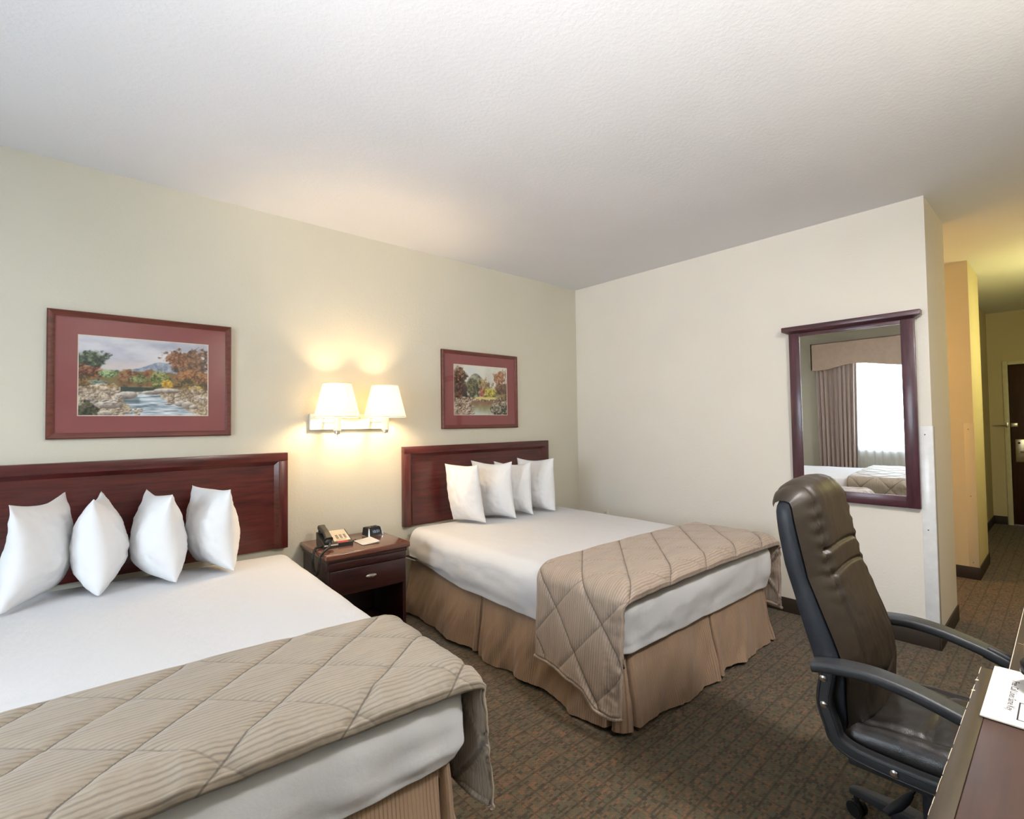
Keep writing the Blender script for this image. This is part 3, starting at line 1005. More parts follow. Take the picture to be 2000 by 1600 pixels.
# ------------------------------------------------------------------ quilted runners
def runner(label, B, drop_l, drop_r, seed, mat, P, off, T=0.58):
    o = thing('bed_runner', label, 'bed runner', (B['cx'], B['cy'], 0), (0, 0, B['rz']), 'quilted runners across the bed feet')
    W, L = B['W'], B['L']
    hw, R, th = W / 2 + 0.032, 0.085, 0.020
    w0 = hw - R
    arc = R * PI / 2
    zt = 0.634 + th
    y0 = -(L + 0.012 - (T - 0.065))
    Rf = 0.07

    def surf(u, v):
        t = v * T
        sl = w0 + arc + drop_l(v)
        sr = w0 + arc + drop_r(v)
        s = -sl + (sl + sr) * u
        a, sg = abs(s), (1 if s >= 0 else -1)
        if a < w0: x, z, top = a, zt, 1.0
        elif a < w0 + arc:
            th_ = (a - w0) / R
            x, z, top = w0 + R * math.sin(th_), zt - R * (1 - math.cos(th_)), math.cos(th_)
        else:
            d = a - w0 - arc
            x, z, top = hw + (0.10 if s < 0 else 0.03) * d + 0.02 * math.sin(t * 9 + seed) * d / 0.4 + 0.03 * d * fbm(t * 5, d * 3, seed), zt - R - d, 0.0
        # crown follows the mattress
        z += 0.012 * (1 - min(1, a / (W / 2)) ** 2) * top
        # wrap over the foot edge
        flat = T - 0.105
        if t < flat: y, dz = y0 - t, 0.0
        else:
            q = (t - flat) / Rf
            y = y0 - flat - Rf * math.sin(min(q, PI / 2)) - (0.0 if q < PI / 2 else 0.0)
            dz = -Rf * (1 - math.cos(min(q, PI / 2)))
        z += dz * top
        # quilting: diamonds, puffed between stitch lines
        k1 = (s + t * 1.12 - off) / P
        k2 = (s - t * 1.12 - off) / P
        d1 = abs(k1 - round(k1)) * P * 0.68
        d2 = abs(k2 - round(k2)) * P * 0.68
        de = min(t, T - t, s + sl, sr - s)
        puff = 0.012 * (1 - math.exp(-(d1 / 0.010) ** 1.1)) * (1 - 0.6 * math.exp(-(d2 / 0.009) ** 1.1))
        puff *= sm(0.0, 0.03, de)
        puff += 0.006 * math.sqrt(max(0, 1 - ((de - 0.012) / 0.014) ** 2)) if de < 0.026 else 0
        wr = 0.0022 * fbm(s * 7, t * 16, seed) + 0.0003 * math.sin(t * 2 * PI / 0.025 + 2 * fbm(s * 5, t * 5, seed))
        if t > T - 0.16: wr += 0.008 * fbm(s * 11, t * 7, seed + 3) * sm(T - 0.16, T - 0.08, t)
        hh = puff + wr
        nx, nz = math.sqrt(max(0, 1 - top * top)), top
        return (sg * (x + nx * hh), y - hh * sm(flat, T, t) * top, z + nz * hh, s, t)
    mb = MB().grid(460, 130, surf)
    q = mb.build('quilt', mat, o, 180)
    md = q.modifiers.new('thickness', 'SOLIDIFY')
    md.thickness = 0.016
    md.offset = -1
    # bound hem along the whole border
    for u in (0.0, 1.0):
        MB().tube([surf(u, k / 90)[:3] for k in range(91)], 0.0085, 8).build('hem_binding', M['binding'], o, 180)
    return o
runner('tan striped quilted runner over the foot of the left bed', B1, lambda v: 0.40, lambda v: 0.30 + 0.05 * sm(0.2, 0.9, v), 2.0, M['runner_a'], 0.30, 0.10)
runner('tan striped quilted runner over the foot of the right bed', B2,
       lambda v: interp([(0, 0.365), (0.25, 0.36), (0.5, 0.375), (0.62, 0.39), (0.72, 0.44), (0.85, 0.455), (1, 0.44)], v), lambda v: 0.37, 5.0, M['runner_b'], 0.32, 0.20)

# ------------------------------------------------------------------ pillows
def pillow(back, front, z0, hgt, half_t, seed, label, group, lean=0.0, spin=0.0, stretch=1.0):
    bx, by = back
    fx, fy = front
    dx, dy = fx - bx, fy - by
    ln = math.hypot(dx, dy)
    d = Vector((dx / ln, dy / ln, 0))
    nrm = Vector((-d.y, d.x, 0))
    rn = random.Random(seed)
    c = Vector(((bx + fx) / 2, (by + fy) / 2, z0))
    ha, hb = hgt / 2, ln / 2
    mb = MB()
    n = 44
    bm = bmesh.new()
    sheets = []
    for side in (1, -1):
        rows = []
        for j in range(n + 1):
            row = []
            for i in range(n + 1):
                a, b = 2 * i / n - 1, 2 * j / n - 1
                a = math.copysign(abs(a) ** 0.8, a); b = math.copysign(abs(b) ** 0.8, b)
                pa = a * ha * (1 - 0.095 * (1 - b * b)) * (1 - 0.02 * math.sin(3 * b + seed))
                pb = b * hb * (1 - 0.085 * (1 - a * a)) * (1 - 0.02 * math.sin(3 * a + seed * 2))
                e = max(0, (1 - a * a)) ** 0.62 * max(0, (1 - b * b)) ** 0.60
                sag = 1.0 - 0.22 * a          # heavier at the bottom
                tt = half_t * e * sag
                tt += 0.010 * e * fbm(a * 2.2 + seed, b * 2.2, side * 3.1) + 0.0035 * min(1, 6 * (1 - max(abs(a), abs(b)))) * fbm(a * 6, b * 5 + seed, side * 2.0)
                # gathers running in from the seams
                tt += 0.004 * math.exp(-((1 - abs(b)) / 0.16) ** 2) * math.sin(a * 19 + seed) * min(1, 8 * (1 - abs(b)))
                tt = max(0.0, tt)
                wob = 0.012 * math.sin(2.4 * a + seed) * (abs(b) ** 2) + 0.010 * math.sin(3.1 * b + seed * 1.7) * (a * a)
                pz = pa + ha
                if pz < 0.012: pz = 0.012 + 0.25 * (pz - 0.012)
                p = d * pb + nrm * (side * tt + wob)
                row.append(bm.verts.new((p.x, p.y, max(0.004, pz))))
            rows.append(row)
        for j in range(n):
            for i in range(n):
                bm.faces.new((rows[j][i], rows[j][i + 1], rows[j + 1][i + 1], rows[j + 1][i]))
    bmesh.ops.remove_doubles(bm, verts=bm.verts, dist=4e-4)
    for v in bm.verts:
        v.co += nrm * lean * v.co.z + d * spin * v.co.z
    mb.bm(bm)
    o = mb.build('pillow', M['pillow'], None, 180)
    o.location = c
    return tag(o, label, 'pillow', group)

g1, g2 = 'pillows standing on the left bed', 'pillows standing on the right bed'
pillow((-3.865, -0.10), (-4.030, -0.475), 0.630, 0.440, 0.098, 1.0, 'white pillow on the left bed, leftmost of four, turned to the window', g1, lean=0.06)
pillow((-3.705, -0.10), (-3.745, -0.465), 0.632, 0.430, 0.106, 2.3, 'white pillow second from the left on the left bed', g1, lean=-0.02)
pillow((-3.535, -0.09), (-3.472, -0.480), 0.632, 0.425, 0.110, 3.1, 'white pillow third from the left on the left bed', g1, lean=0.0)
pillow((-3.310, -0.085), (-3.205, -0.470), 0.632, 0.430, 0.108, 4.7, 'white pillow on the left bed, rightmost of four', g1, lean=-0.05)
pillow((-1.630, -0.14), (-1.530, -0.430), 0.632, 0.445, 0.095, 5.2, 'white pillow on the right bed, nearest the nightstand', g2, lean=-0.12, spin=-0.10)
pillow((-1.400, -0.12), (-1.255, -0.450), 0.632, 0.445, 0.092, 6.6, 'white pillow second from the nightstand on the right bed', g2, lean=-0.03, spin=-0.08)
pillow((-1.175, -0.12), (-1.040, -0.420), 0.632, 0.425, 0.085, 7.4, 'white pillow third from the nightstand on the right bed', g2, lean=0.0, spin=-0.05)
pillow((-0.940, -0.12), (-0.790, -0.430), 0.632, 0.440, 0.085, 8.8, 'white pillow on the right bed, nearest the mirror wall', g2, lean=0.10, spin=-0.04)

o = thing('booklet', 'small dark booklet with pale page edges, tucked under the mattress corner by the nightstand', 'booklet', (-1.965, -0.13, 0.412), (0, 0, 0.05))
MB().box(-0.045, 0.045, -0.075, 0.075, 0, 0.006).build('pages', M['paper'], o, 0)
MB().box(-0.044, 0.045, -0.074, 0.075, 0.006, 0.008).build('cover', M['black'], o, 0)

# ------------------------------------------------------------------ nightstand and what stands on it
ns = thing('nightstand', 'dark wood nightstand with one drawer and open shelf between the beds', 'nightstand', (-2.462, -0.012, 0), (0, 0, -math.radians(2.0)))
w2, dp, zt = 0.245, 0.455, 0.632
mb = MB()
mb.box(-w2 - 0.022, w2 + 0.022, -dp - 0.022, 0, zt - 0.034, zt, 0.008, 3)
mb.build('top', M['espresso_sheen_top'], ns)
mb = MB()
mb.box(-w2 - 0.008, w2 + 0.008, -dp - 0.008, -0.004, zt - 0.058, zt - 0.034, 0.006, 3)
mb.build('apron_moulding', M['espresso'], ns)
for s in (-1, 1):
    a, b = sorted((s * w2, s * (w2 - 0.022)))
    MB().box(a, b, -dp, -0.004, 0, zt - 0.056, 0.002).build('side_panel', M['espresso'], ns)
MB().box(-w2 + 0.02, w2 - 0.02, -0.02, -0.008, 0.04, zt - 0.05).build('back_panel', M['espresso'], ns, 0)
MB().box(-w2 + 0.02, w2 - 0.02, -dp + 0.006, -0.01, 0.09, 0.11).build('shelf', M['espresso'], ns, 0)
MB().box(-w2 + 0.02, w2 - 0.02, -dp + 0.01, -0.01, 0.375, 0.39).build('drawer_floor', M['espresso'], ns, 0)
MB().box(-w2 + 0.02, w2 - 0.02, -dp + 0.004, -dp + 0.02, 0.02, 0.09).build('plinth', M['espresso'], ns, 0)
MB().box(-w2, w2, -dp - 0.006, -dp + 0.012, zt - 0.098, zt - 0.056, 0.002).build('front_rail', M['espresso'], ns)
dr = MB().box(-w2 + 0.006, w2 - 0.006, -dp - 0.010, -dp + 0.008, 0.385, zt - 0.101, 0.003).build('drawer', M['espresso'], ns)
mb = MB().lathe([(0.004, 0.0), (0.006, -0.012), (0.010, -0.016), (0.0115, -0.021), (0.008, -0.027), (0.001, -0.029)], 28, (0, -dp - 0.010, 0.472), axis='y', sx=3.0)
mb.build('knob', M['nickel'], dr)

ph = thing('telephone', 'dark desk telephone with cream face and coiled cord on the nightstand', 'telephone', (-2.595, -0.225, 0.6325), (0, 0, -0.12))
ph.scale = (0.86, 0.86, 0.86)
def wedge(mb, x0, x1, y0, y1, zf, zb, z0=0.0):
    mb.add([(x0, y0, z0), (x1, y0, z0), (x1, y1, z0), (x0, y1, z0), (x0, y0, zf), (x1, y0, zf), (x1, y1, zb), (x0, y1, zb)],
           [(3, 2, 1, 0), (4, 5, 6, 7), (0, 1, 5, 4), (1, 2, 6, 5), (2, 3, 7, 6), (3, 0, 4, 7)])
    return mb
wedge(MB(), -0.10, 0.105, -0.11, 0.10, 0.026, 0.082).build('phone_base', M['phone_body'], ph, 0)
sl = (0.082 - 0.026) / 0.21
fz = lambda y: 0.026 + (y + 0.11) * sl
mb = MB()
for x0, x1, y0, y1 in ((-0.018, 0.098, -0.078, 0.094),):
    mb.add([(x0, y0, fz(y0) + 0.0015), (x1, y0, fz(y0) + 0.0015), (x1, y1, fz(y1) + 0.0015), (x0, y1, fz(y1) + 0.0015)], [(0, 1, 2, 3)])
mb.build('face_plate', M['phone_face'], ph, 0)
mb = MB()
mb.add([(0.0, -0.105, fz(-0.105) + 0.0015), (0.075, -0.105, fz(-0.105) + 0.0015), (0.075, -0.08, fz(-0.08) + 0.0015), (0.0, -0.08, fz(-0.08) + 0.0015)], [(0, 1, 2, 3)])
mb.build('red_label', M['red'], ph, 0)
mb = MB()
mb.add([(-0.095, -0.1102, 0.015), (0.0, -0.1102, 0.015), (0.0, -0.1102, 0.024), (-0.095, -0.1102, 0.024)], [(0, 1, 2, 3)])
mb.build('front_strip', M['phone_face'], ph, 0)
for c in range(3):
    for r in range(4):
        x, y = 0.008 + c * 0.028, -0.045 + r * 0.016
        z = fz(y)
        MB().box(x, x + 0.018, y, y + 0.011, z + 0.001, z + 0.006, 0.002).build('key', M['phone_grey'], ph)
mb = MB().box(0.0, 0.07, -0.066, -0.060, fz(-0.063) + 0.0005, fz(-0.063) + 0.003); mb.build('key_bar', M['phone_grey'], ph, 0)
# handset lying in its cradle
hp = []
for k in range(15):
    t_ = k / 14
    y = -0.10 + 0.20 * t_
    hp.append((-0.062, y, fz(y) + 0.030 + 0.016 * math.sin(PI * t_)))
mb = MB()
mb.sweep(hp, lambda i: [(a * (1 + 0.30 * (abs(i - 7) / 7) ** 3), b * (1 + 0.5 * (abs(i - 7) / 7) ** 3)) for a, b in rrect(0.044, 0.026, 0.010)])
mb.lathe([(0.026, 0), (0.028, 0.012), (0.024, 0.026)], 20, (-0.062, -0.082, fz(-0.082) + 0.002))
mb.lathe([(0.026, 0), (0.028, 0.012), (0.024, 0.026)], 20, (-0.062, 0.082, fz(0.082) + 0.002))
hs = mb.build('handset', M['phone_body'], ph)
# coiled cord looping over the left edge
def plocal(p):
    x, y, z = (p[0] + 2.595) / 0.86, (p[1] + 0.225) / 0.86, (p[2] - 0.6325) / 0.86
    c_, s_ = math.cos(0.12), math.sin(0.12)
    return (c_ * x - s_ * y, s_ * x + c_ * y, z)
ctrl = [plocal(p) for p in ((-2.660, -0.325, 0.662), (-2.685, -0.375, 0.655), (-2.725, -0.415, 0.648), (-2.757, -0.422, 0.615), (-2.760, -0.412, 0.560), (-2.760, -0.385, 0.515), (-2.760, -0.355, 0.508), (-2.760, -0.325, 0.540), (-2.758, -0.312, 0.600), (-2.735, -0.300, 0.643), (-2.690, -0.275, 0.645))]
def catmull(pts, n):
    P = [Vector(p) for p in pts]
    P = [P[0] * 2 - P[1]] + P + [P[-1] * 2 - P[-2]]
    out = []
    for i in range(1, len(P) - 2):
        for k in range(n):
            t_ = k / n
            a, b, c, d_ = P[i - 1], P[i], P[i + 1], P[i + 2]
            out.append(0.5 * ((2 * b) + (c - a) * t_ + (2 * a - 5 * b + 4 * c - d_) * t_ ** 2 + (3 * b - a - 3 * c + d_) * t_ ** 3))
    out.append(P[-2])
    return out
cc = catmull(ctrl, 40)
coil = []
for i, p in enumerate(cc):
    tg = (cc[min(i + 1, len(cc) - 1)] - cc[max(i - 1, 0)]).normalized()
    s = tg.cross(Vector((0.2, 0.1, 1))).normalized()
    nn = s.cross(tg)
    a = i * 2 * PI / 5.0
    coil.append(p + (s * math.cos(a) + nn * math.sin(a)) * 0.0070)
MB().tube(coil, 0.0034, 6).build('coiled_cord', M['phone_body'], ph, 180)

ck = thing('alarm_clock', 'small black alarm clock with silver corners at the back of the nightstand', 'clock', (-2.300, -0.150, 0.6325), (0, 0, 0.10))
ck.scale = (0.87, 0.87, 0.87)
mb = MB()
mb.add([(-0.062, -0.048, 0.004), (0.062, -0.048, 0.004), (0.062, 0.048, 0.004), (-0.062, 0.048, 0.004), (-0.052, -0.032, 0.058), (0.052, -0.032, 0.058), (0.056, 0.042, 0.062), (-0.056, 0.042, 0.062)],
       [(3, 2, 1, 0), (4, 5, 6, 7), (0, 1, 5, 4), (1, 2, 6, 5), (2, 3, 7, 6), (3, 0, 4, 7)])
mb.build('clock_body', M['black'], ck, 0)
mb = MB().box(-0.045, 0.050, -0.028, 0.036, 0.0585, 0.064, 0.004); mb.build('clock_top', M['phone_body'], ck)
MB().box(-0.020, 0.020, -0.020, 0.0, 0.064, 0.069, 0.002).build('snooze_bar', M['black'], ck)
for s in (-1, 1):
    w = MB().tube([(s * 0.060, -0.046, 0.002), (s * 0.056, -0.042, 0.03), (s * 0.051, -0.033, 0.060)], lambda i: (0.010, 0.006, 0.004)[i], 8)
    w.build('corner_post', M['chrome'], ck)
mm = Matrix.Translation((0.006, -0.0425, 0.031)) @ Matrix.Rotation(math.radians(73), 4, 'X')
add_mesh(MB(), text_mesh('10:51', 0.030), mm).build('digits', M['digits'], ck, 0)

o = thing('note_card', 'folded white note card lying between phone and clock on the nightstand', 'card', (-2.420, -0.313, 0.633), (0, 0, -0.06))
MB().grid(8, 6, lambda u, v: (-0.056 + 0.112 * u, -0.08 + 0.16 * v, 0.001)).build('lower_leaf', M['paper'], o, 180)
MB().grid(12, 6, lambda u, v: (-0.056 + 0.112 * u, -0.08 + 0.16 * v, 0.002 + 0.010 * u ** 2)).build('upper_leaf', M['paper'], o, 180)
pn = MB().tube([(0, 0, 0.004), (0.03, 0.002, 0.004)], 0.004, 8).build('pen_cap', M['black'], None)
pn.location = (-2.475, -0.235, 0.6325); pn.rotation_euler = (0, 0, 0.5)
tag(pn, 'tiny black pen cap behind the note card on the nightstand', 'pen cap')

# ------------------------------------------------------------------ twin wall lamp
sc = thing('wall_lamp', 'white twin wall lamp with two lit cream shades between the pictures', 'lamp', (-2.39, 0, 1.40))
MB().box(-0.279, 0.281, -0.028, -0.001, -0.053, 0.053, 0.006).build('wall_plate', M['white_metal'], sc)
MB().lathe([(0.005, 0), (0.004, -0.006), (0.001, -0.008)], 12, (0.06, -0.028, 0.025), axis='y').build('plate_screw', M['nickel'], sc)
for bx, yy in ((-0.160, -0.175), (0.176, -0.175)):
    w = MB().tube([(bx - 0.03, -0.02, 0.0), (bx - 0.028, -0.10, -0.002), (bx - 0.012, -0.155, -0.002), (bx, yy, 0.0)], 0.010, 10)
    w.tube([(bx - 0.03, -0.02, 0.026), (bx - 0.028, -0.10, 0.024), (bx - 0.012, -0.155, 0.022), (bx, yy, 0.022)], 0.007, 10)
    w.build('arm', M['white_metal'], sc)
    so = MB().lathe([(0.020, -0.062), (0.024, -0.058), (0.025, 0.030), (0.022, 0.052), (0.015, 0.058)], 24, (bx, yy, 0)).build('socket', M['white_metal'], sc)
    w = MB().lathe([(0.015, -0.080), (0.018, -0.076), (0.018, -0.062)], 20, (bx, yy, 0))
    w.tube([(bx, yy, -0.080), (bx, yy - 0.004, -0.098)], lambda i: (0.004, 0.003)[i], 8)
    w.build('switch_knob', M['nickel'], so)
    r0, r1, z0, z1 = 0.141, 0.088, 0.030, 0.245
    sh = MB().lathe([(r0, z0), (r1, z1), (r1 - 0.0015, z1), (r0 - 0.0015, z0), (r0, z0)], 48, (bx, yy, 0), cap=False).build('lamp_shade', M['shade'], sc, 60)
    for r, z in ((r0, z0), (r1, z1)):
        MB().tube([(bx + r * math.cos(2 * PI * k / 48), yy + r * math.sin(2 * PI * k / 48), z) for k in range(48)], 0.0028, 6, closed=True).build('rim_tape', M['shade_rim'], sh, 180)
    w = MB()
    for k in range(3):
        a = 2 * PI * k / 3 + 0.4
        w.tube([(bx, yy, 0.205), (bx + (r1 - 0.002) * math.cos(a), yy + (r1 - 0.002) * math.sin(a), z1 - 0.004)], 0.002, 6)
    w.lathe([(0.006, 0.200), (0.006, 0.215), (0.009, 0.220), (0.006, 0.238), (0.001, 0.244)], 12, (bx, yy, 0))
    w.build('spider', M['nickel'], sh)
    MB().lathe([(0.012, 0.058), (0.014, 0.075), (0.028, 0.105), (0.030, 0.125), (0.022, 0.148), (0.002, 0.158)], 20, (bx, yy, 0)).build('bulb', M['bulb'], so, 180)

# ------------------------------------------------------------------ mirror
mr = thing('wall_mirror', 'plum-framed wall mirror with flat crown, reflecting the window and beds', 'mirror', (-0.005, -2.355, 0.824), (0, -0.0085, 0))
hw, hh = 0.3505, 1.152
for s in (-1, 1):
    a, b = sorted((s * hw, s * (hw - 0.068)))
    MB().box(-0.028, 0, a, b, 0, hh, 0.003).build('side_stile', M['plum'], mr, 30)
MB().box(-0.026, 0, -hw + 0.068, hw - 0.068, 0, 0.072, 0.003).build('bottom_rail', M['plum_h'], mr, 30)
MB().box(-0.026, 0, -hw + 0.068, hw - 0.068, 1.126, hh, 0.003).build('top_rail', M['plum_h'], mr, 30)
mb = MB().box(-0.062, 0, -hw - 0.036, hw + 0.036, hh + 0.012, hh + 0.045, 0.004)
mb.add([(-0.030, -hw - 0.004, hh - 0.002), (-0.030, hw + 0.004, hh - 0.002), (-0.058, hw + 0.032, hh + 0.013), (-0.058, -hw - 0.032, hh + 0.013), (0, -hw - 0.004, hh - 0.002), (0, hw + 0.004, hh - 0.002), (0, hw + 0.032, hh + 0.013), (0, -hw - 0.032, hh + 0.013)],
       [(0, 1, 2, 3), (4, 5, 1, 0), (1, 5, 6, 2), (0, 3, 7, 4)])
mb.build('crown', M['plum_h'], mr, 30)
MB().box(-0.020, -0.004, -hw + 0.066, hw - 0.066, 0.070, 1.128).build('mirror_glass', M['mirror'], mr, 0)

# outlets on the mirror wall
def outlet(y, z, label):
    o = thing('power_outlet', label, 'outlet', (-0.0005, y, z), group='outlets on the mirror wall')
    MB().box(-0.006, 0, -0.036, 0.036, -0.058, 0.058, 0.003).build('cover_plate', M['ivory'], o)
    for dz in (-0.026, 0.026):
        r = MB().box(-0.009, -0.004, -0.017, 0.017, dz - 0.014, dz + 0.014, 0.004).build('receptacle', M['ivory'], o)
        w = MB()
        w.box(-0.0095, -0.0085, -0.008, -0.006, dz - 0.003, dz + 0.007); w.box(-0.0095, -0.0085, 0.006, 0.008, dz - 0.003, dz + 0.007); w.box(-0.0095, -0.0085, -0.002, 0.002, dz - 0.010, dz - 0.006)
        w.build('slots', M['black'], r, 0)
    return o
outlet(-1.838, 0.427, 'ivory power outlet beside the bed runner, behind the office chair')
outlet(-0.338, 0.488, 'power outlet just peeking over the right bed near the corner')

# ------------------------------------------------------------------ office chair
ch = thing('office_chair', 'black high-back leather office chair with loop arms, facing the desk', 'chair', (-1.86, -3.0, 0))
def loc(y): return y + 3.0
REAR = [(0.42, -2.775), (0.544, -2.773), (0.632, -2.754), (0.719, -2.728), (0.81, -2.705), (0.903, -2.679), (1.0, -2.663), (1.06, -2.657), (1.114, -2.654)]
FRONT = [(0.42, -2.842), (0.45, -2.845), (0.588, -2.849), (0.644, -2.838), (0.699, -2.819), (0.783, -2.787), (0.87, -2.754), (0.994, -2.728), (1.085, -2.710)]
HWC = 0.245
def topz(x): return 0.024 * (1 - (x / HWC) ** 2)
def halfw(z): return HWC * (1 - 0.10 * sm(0.55, 0.42, z) - 0.035 * sm(1.03, 1.12, z))
mb = MB()
zs = [0.40 + 0.70 * k / 46 for k in range(47)]
prof = rrect(2, 2, 0.22, 6)
def ring(u, v):
    z = zs[0] + (zs[-1] - zs[0]) * v
    n_ = len(prof)
    q = u * n_
    i = int(q) % n_
    a, b = prof[i]
    yr, yf = interp(REAR, z), interp(FRONT, z)
    k = 1.0
    if v > 0.97: k = 1 - 0.35 * ((v - 0.97) / 0.03)
    if v < 0.04: k = 0.75 + 0.25 * v / 0.04
    x = a * halfw(z) * (0.9 + 0.1 * k)
    y = (yr + yf) / 2 + b * k * (yr - yf) / 2 * 0.98
    return (x, loc(y), z + topz(x) * sm(0.8, 1.1, z))
mb.grid(len(prof), 46, ring, close_u=True)
n_ = len(prof)
mb.f.append(tuple(range(46 * n_, 47 * n_)))
mb.f.append(tuple(range(n_))[::-1])
mb.build('back_shell', M['leather_b'], ch, 50, label='black padded shell of the backrest, window sheen painted in as a blue tint')

path = [(y, z) for z, y in FRONT] + [(-2.703, 1.100), (-2.690, 1.104), (-2.672, 1.103), (-2.657, 1.094), (-2.652, 1.080)]
seg = [0.0]
for a, b in zip(path, path[1:]): seg.append(seg[-1] + math.hypot(b[0] - a[0], b[1] - a[1]))
PL = seg[-1]
def ppt(d):
    d = max(0, min(PL, d))
    ty = [(s, p[0]) for s, p in zip(seg, path)]
    tz = [(s, p[1]) for s, p in zip(seg, path)]
    return interp(ty, d), interp(tz, d)
def crease(d, w): return math.exp(-(d / w) ** 2)
mb = MB()
def cush(u, v):
    w = 2 * u - 1
    w = math.copysign(abs(w) ** 0.9, w)
    d = v * PL
    y, z = ppt(d)
    y1, z1 = ppt(d + 0.02); y0, z0 = ppt(d - 0.02)
    ty, tz = y1 - y0, z1 - z0
    l = math.hypot(ty, tz) or 1
    ny, nz = -tz / l, ty / l          # outward: towards the sitter, then up over the top
    hwz = halfw(min(z, 1.1)) + 0.001
    bul = 0.046 * (1 - abs(w) ** 3.2) * sm(-0.02, 0.06, d) * (0.55 + 0.45 * sm(PL, PL - 0.10, d))
    bul += 0.010 * (1 - abs(w) ** 8)
    zz = z
    c = 0
    c += 0.012 * crease(zz - 0.930 - 0.010 * (1 - (w / 0.7) ** 2), 0.0055) * sm(0.80, 0.62, abs(w)) * (d < PL - 0.12)
    c += 0.010 * crease(zz - 0.858 - 0.014 * (1 - (w / 0.6) ** 2), 0.006) * sm(0.66, 0.5, abs(w)) * (d < PL - 0.12)
    c += 0.013 * crease(abs(w) - 0.64 - 0.05 * sm(0.7, 0.5, zz), 0.035) * sm(0.45, 0.60, zz) * sm(1.12, 1.05, zz)
    c += 0.010 * crease(zz - 0.56 - 0.06 * abs(w), 0.007) * sm(0.75, 0.3, abs(w))
    ruf = 0.0032 * math.sin(zz * 150 + 2 * math.sin(7 * w)) * crease(abs(w) - 0.70, 0.13) * sm(0.74, 0.86, zz)
    ruf += 0.0025 * fbm(w * 2.5, zz * 7, 3.3) + 0.0012 * fbm(w * 6, zz * 18, 1.1)
    h = bul - c * (1 if abs(w) < 0.98 else 0) + ruf * (1 - abs(w) ** 6)
    x = w * hwz * (1 - 0.02 * max(0, d - PL + 0.06) / 0.06)
    zo = z + nz * h + topz(x) * sm(0.8, 1.1, z)
    return (x, loc(y + ny * h), zo)
mb.grid(80, 200, cush)
mb.build('back_cushion', M['leather'], ch, 180, label='black leather back cushion with stitched creases, warm reflection painted in as a brown tint')

# seat
mb = MB()
def swarp(p, n):
    x, y, z = p
    q = Vector((x, y, z))
    if n.z > 0.1:
        q.z += 0.022 * (1 - (x / 0.25) ** 2) * (1 - (y / 0.24) ** 2)
        c = 0.010 * crease(abs(x) - 0.165 - 0.02 * math.sin(y * 6), 0.010) + 0.009 * crease(y - 0.03 - 0.06 * abs(x), 0.010) * (abs(x) < 0.16)
        q.z -= c * n.z
        q.z += 0.004 * fbm(x * 9, y * 14, 5) + 0.0025 * math.sin(x * 60 + 40 * y) * crease(abs(x) - 0.13, 0.05)
    q.z += 0.012 * sm(0.05, 0.24, -y) * -1 * 0
    return q
rounded_block(mb, 0.232, 0.245, 0.052, 0.042, 60, 60, 10, swarp)
mb.v = [(x, y - 0.065, z + 0.405) for x, y, z in mb.v]
st = mb.build('seat', M['leather_s'], ch, 180)
mb = MB().box(-0.215, 0.215, -0.29, 0.165, 0.325, 0.356, 0.01); mb.build('seat_pan', M['plastic'], ch)

# loop arms
ARM = [(-2.790, 0.612, 0), (-2.783, 0.52, 1), (-2.800, 0.455, 1), (-2.826, 0.418, 1), (-2.868, 0.398, 1), (-2.95, 0.392, 1), (-3.06, 0.392, 1), (-3.16, 0.398, 1), (-3.225, 0.430, 1), (-3.245, 0.485, 1), (-3.222, 0.540, 1), (-3.165, 0.583, 1), (-3.110, 0.606, 1)]
for s in (-1, 1):
    x = s * 0.262
    cp = catmull([(x, loc(a) - 0.018 if k == 0 else loc(a) - 0.012 * (k < 3), b) for k, (a, b, _) in enumerate(ARM)], 8)
    mb = MB().sweep(cp, lambda i: rrect(0.030, 0.042, 0.006, 3), up=(1, 0, 0))
    # sweep 'a' runs in-plane and 'b' along x: swap so the broad face looks sideways
    ar = None
    mb2 = MB().sweep(cp, lambda i: [(a * 1.25, b) for a, b in rrect(0.034, 0.034, 0.006, 3)], up=(1, 0, 0))
    ar = mb2.build('arm_loop', M['plastic'], ch, 40)
    # raised bead lines along the outer face
    xo = x + s * 0.0175
    for off in (-0.013, 0.013):
        pts = []
        for i, p in enumerate(cp):
            tg = (cp[min(i + 1, len(cp) - 1)] - cp[max(i - 1, 0)]).normalized()
            nn = Vector((1, 0, 0)).cross(tg)
            q = p + nn * off
            pts.append((xo, q.y, q.z))
        MB().tube(pts, 0.0022, 6).build('bead', M['plastic'], ar, 180)
    tp = catmull([(x, loc(-2.772), 0.622), (x, loc(-2.83), 0.634), (x, loc(-2.91), 0.641), (x, loc(-2.99), 0.634), (x, loc(-3.06), 0.618), (x, loc(-3.12), 0.600), (x, loc(-3.175), 0.575), (x, loc(-3.21), 0.55)], 8)
    n_t = len(tp)
    MB().sweep(tp, lambda i: [(a - s * 0.010, b) for a, b in rrect(0.074 - 0.012 * (i / n_t), 0.030, 0.010, 4)], up=(0, 0, 1)).build('armrest', M['plastic'], ch, 50)
    for y, z in ((-2.797, 0.590), (-2.797, 0.512), (-2.965, 0.392)):
        MB().lathe([(0.0095, 0.0), (0.010, 0.003), (0.006, 0.0055), (0.001, 0.006)] if s > 0 else [(0.0095, 0.0), (0.010, -0.003), (0.006, -0.0055), (0.001, -0.006)], 16, (xo, loc(y), z), axis='x').build('bolt', M['chrome'], ar)
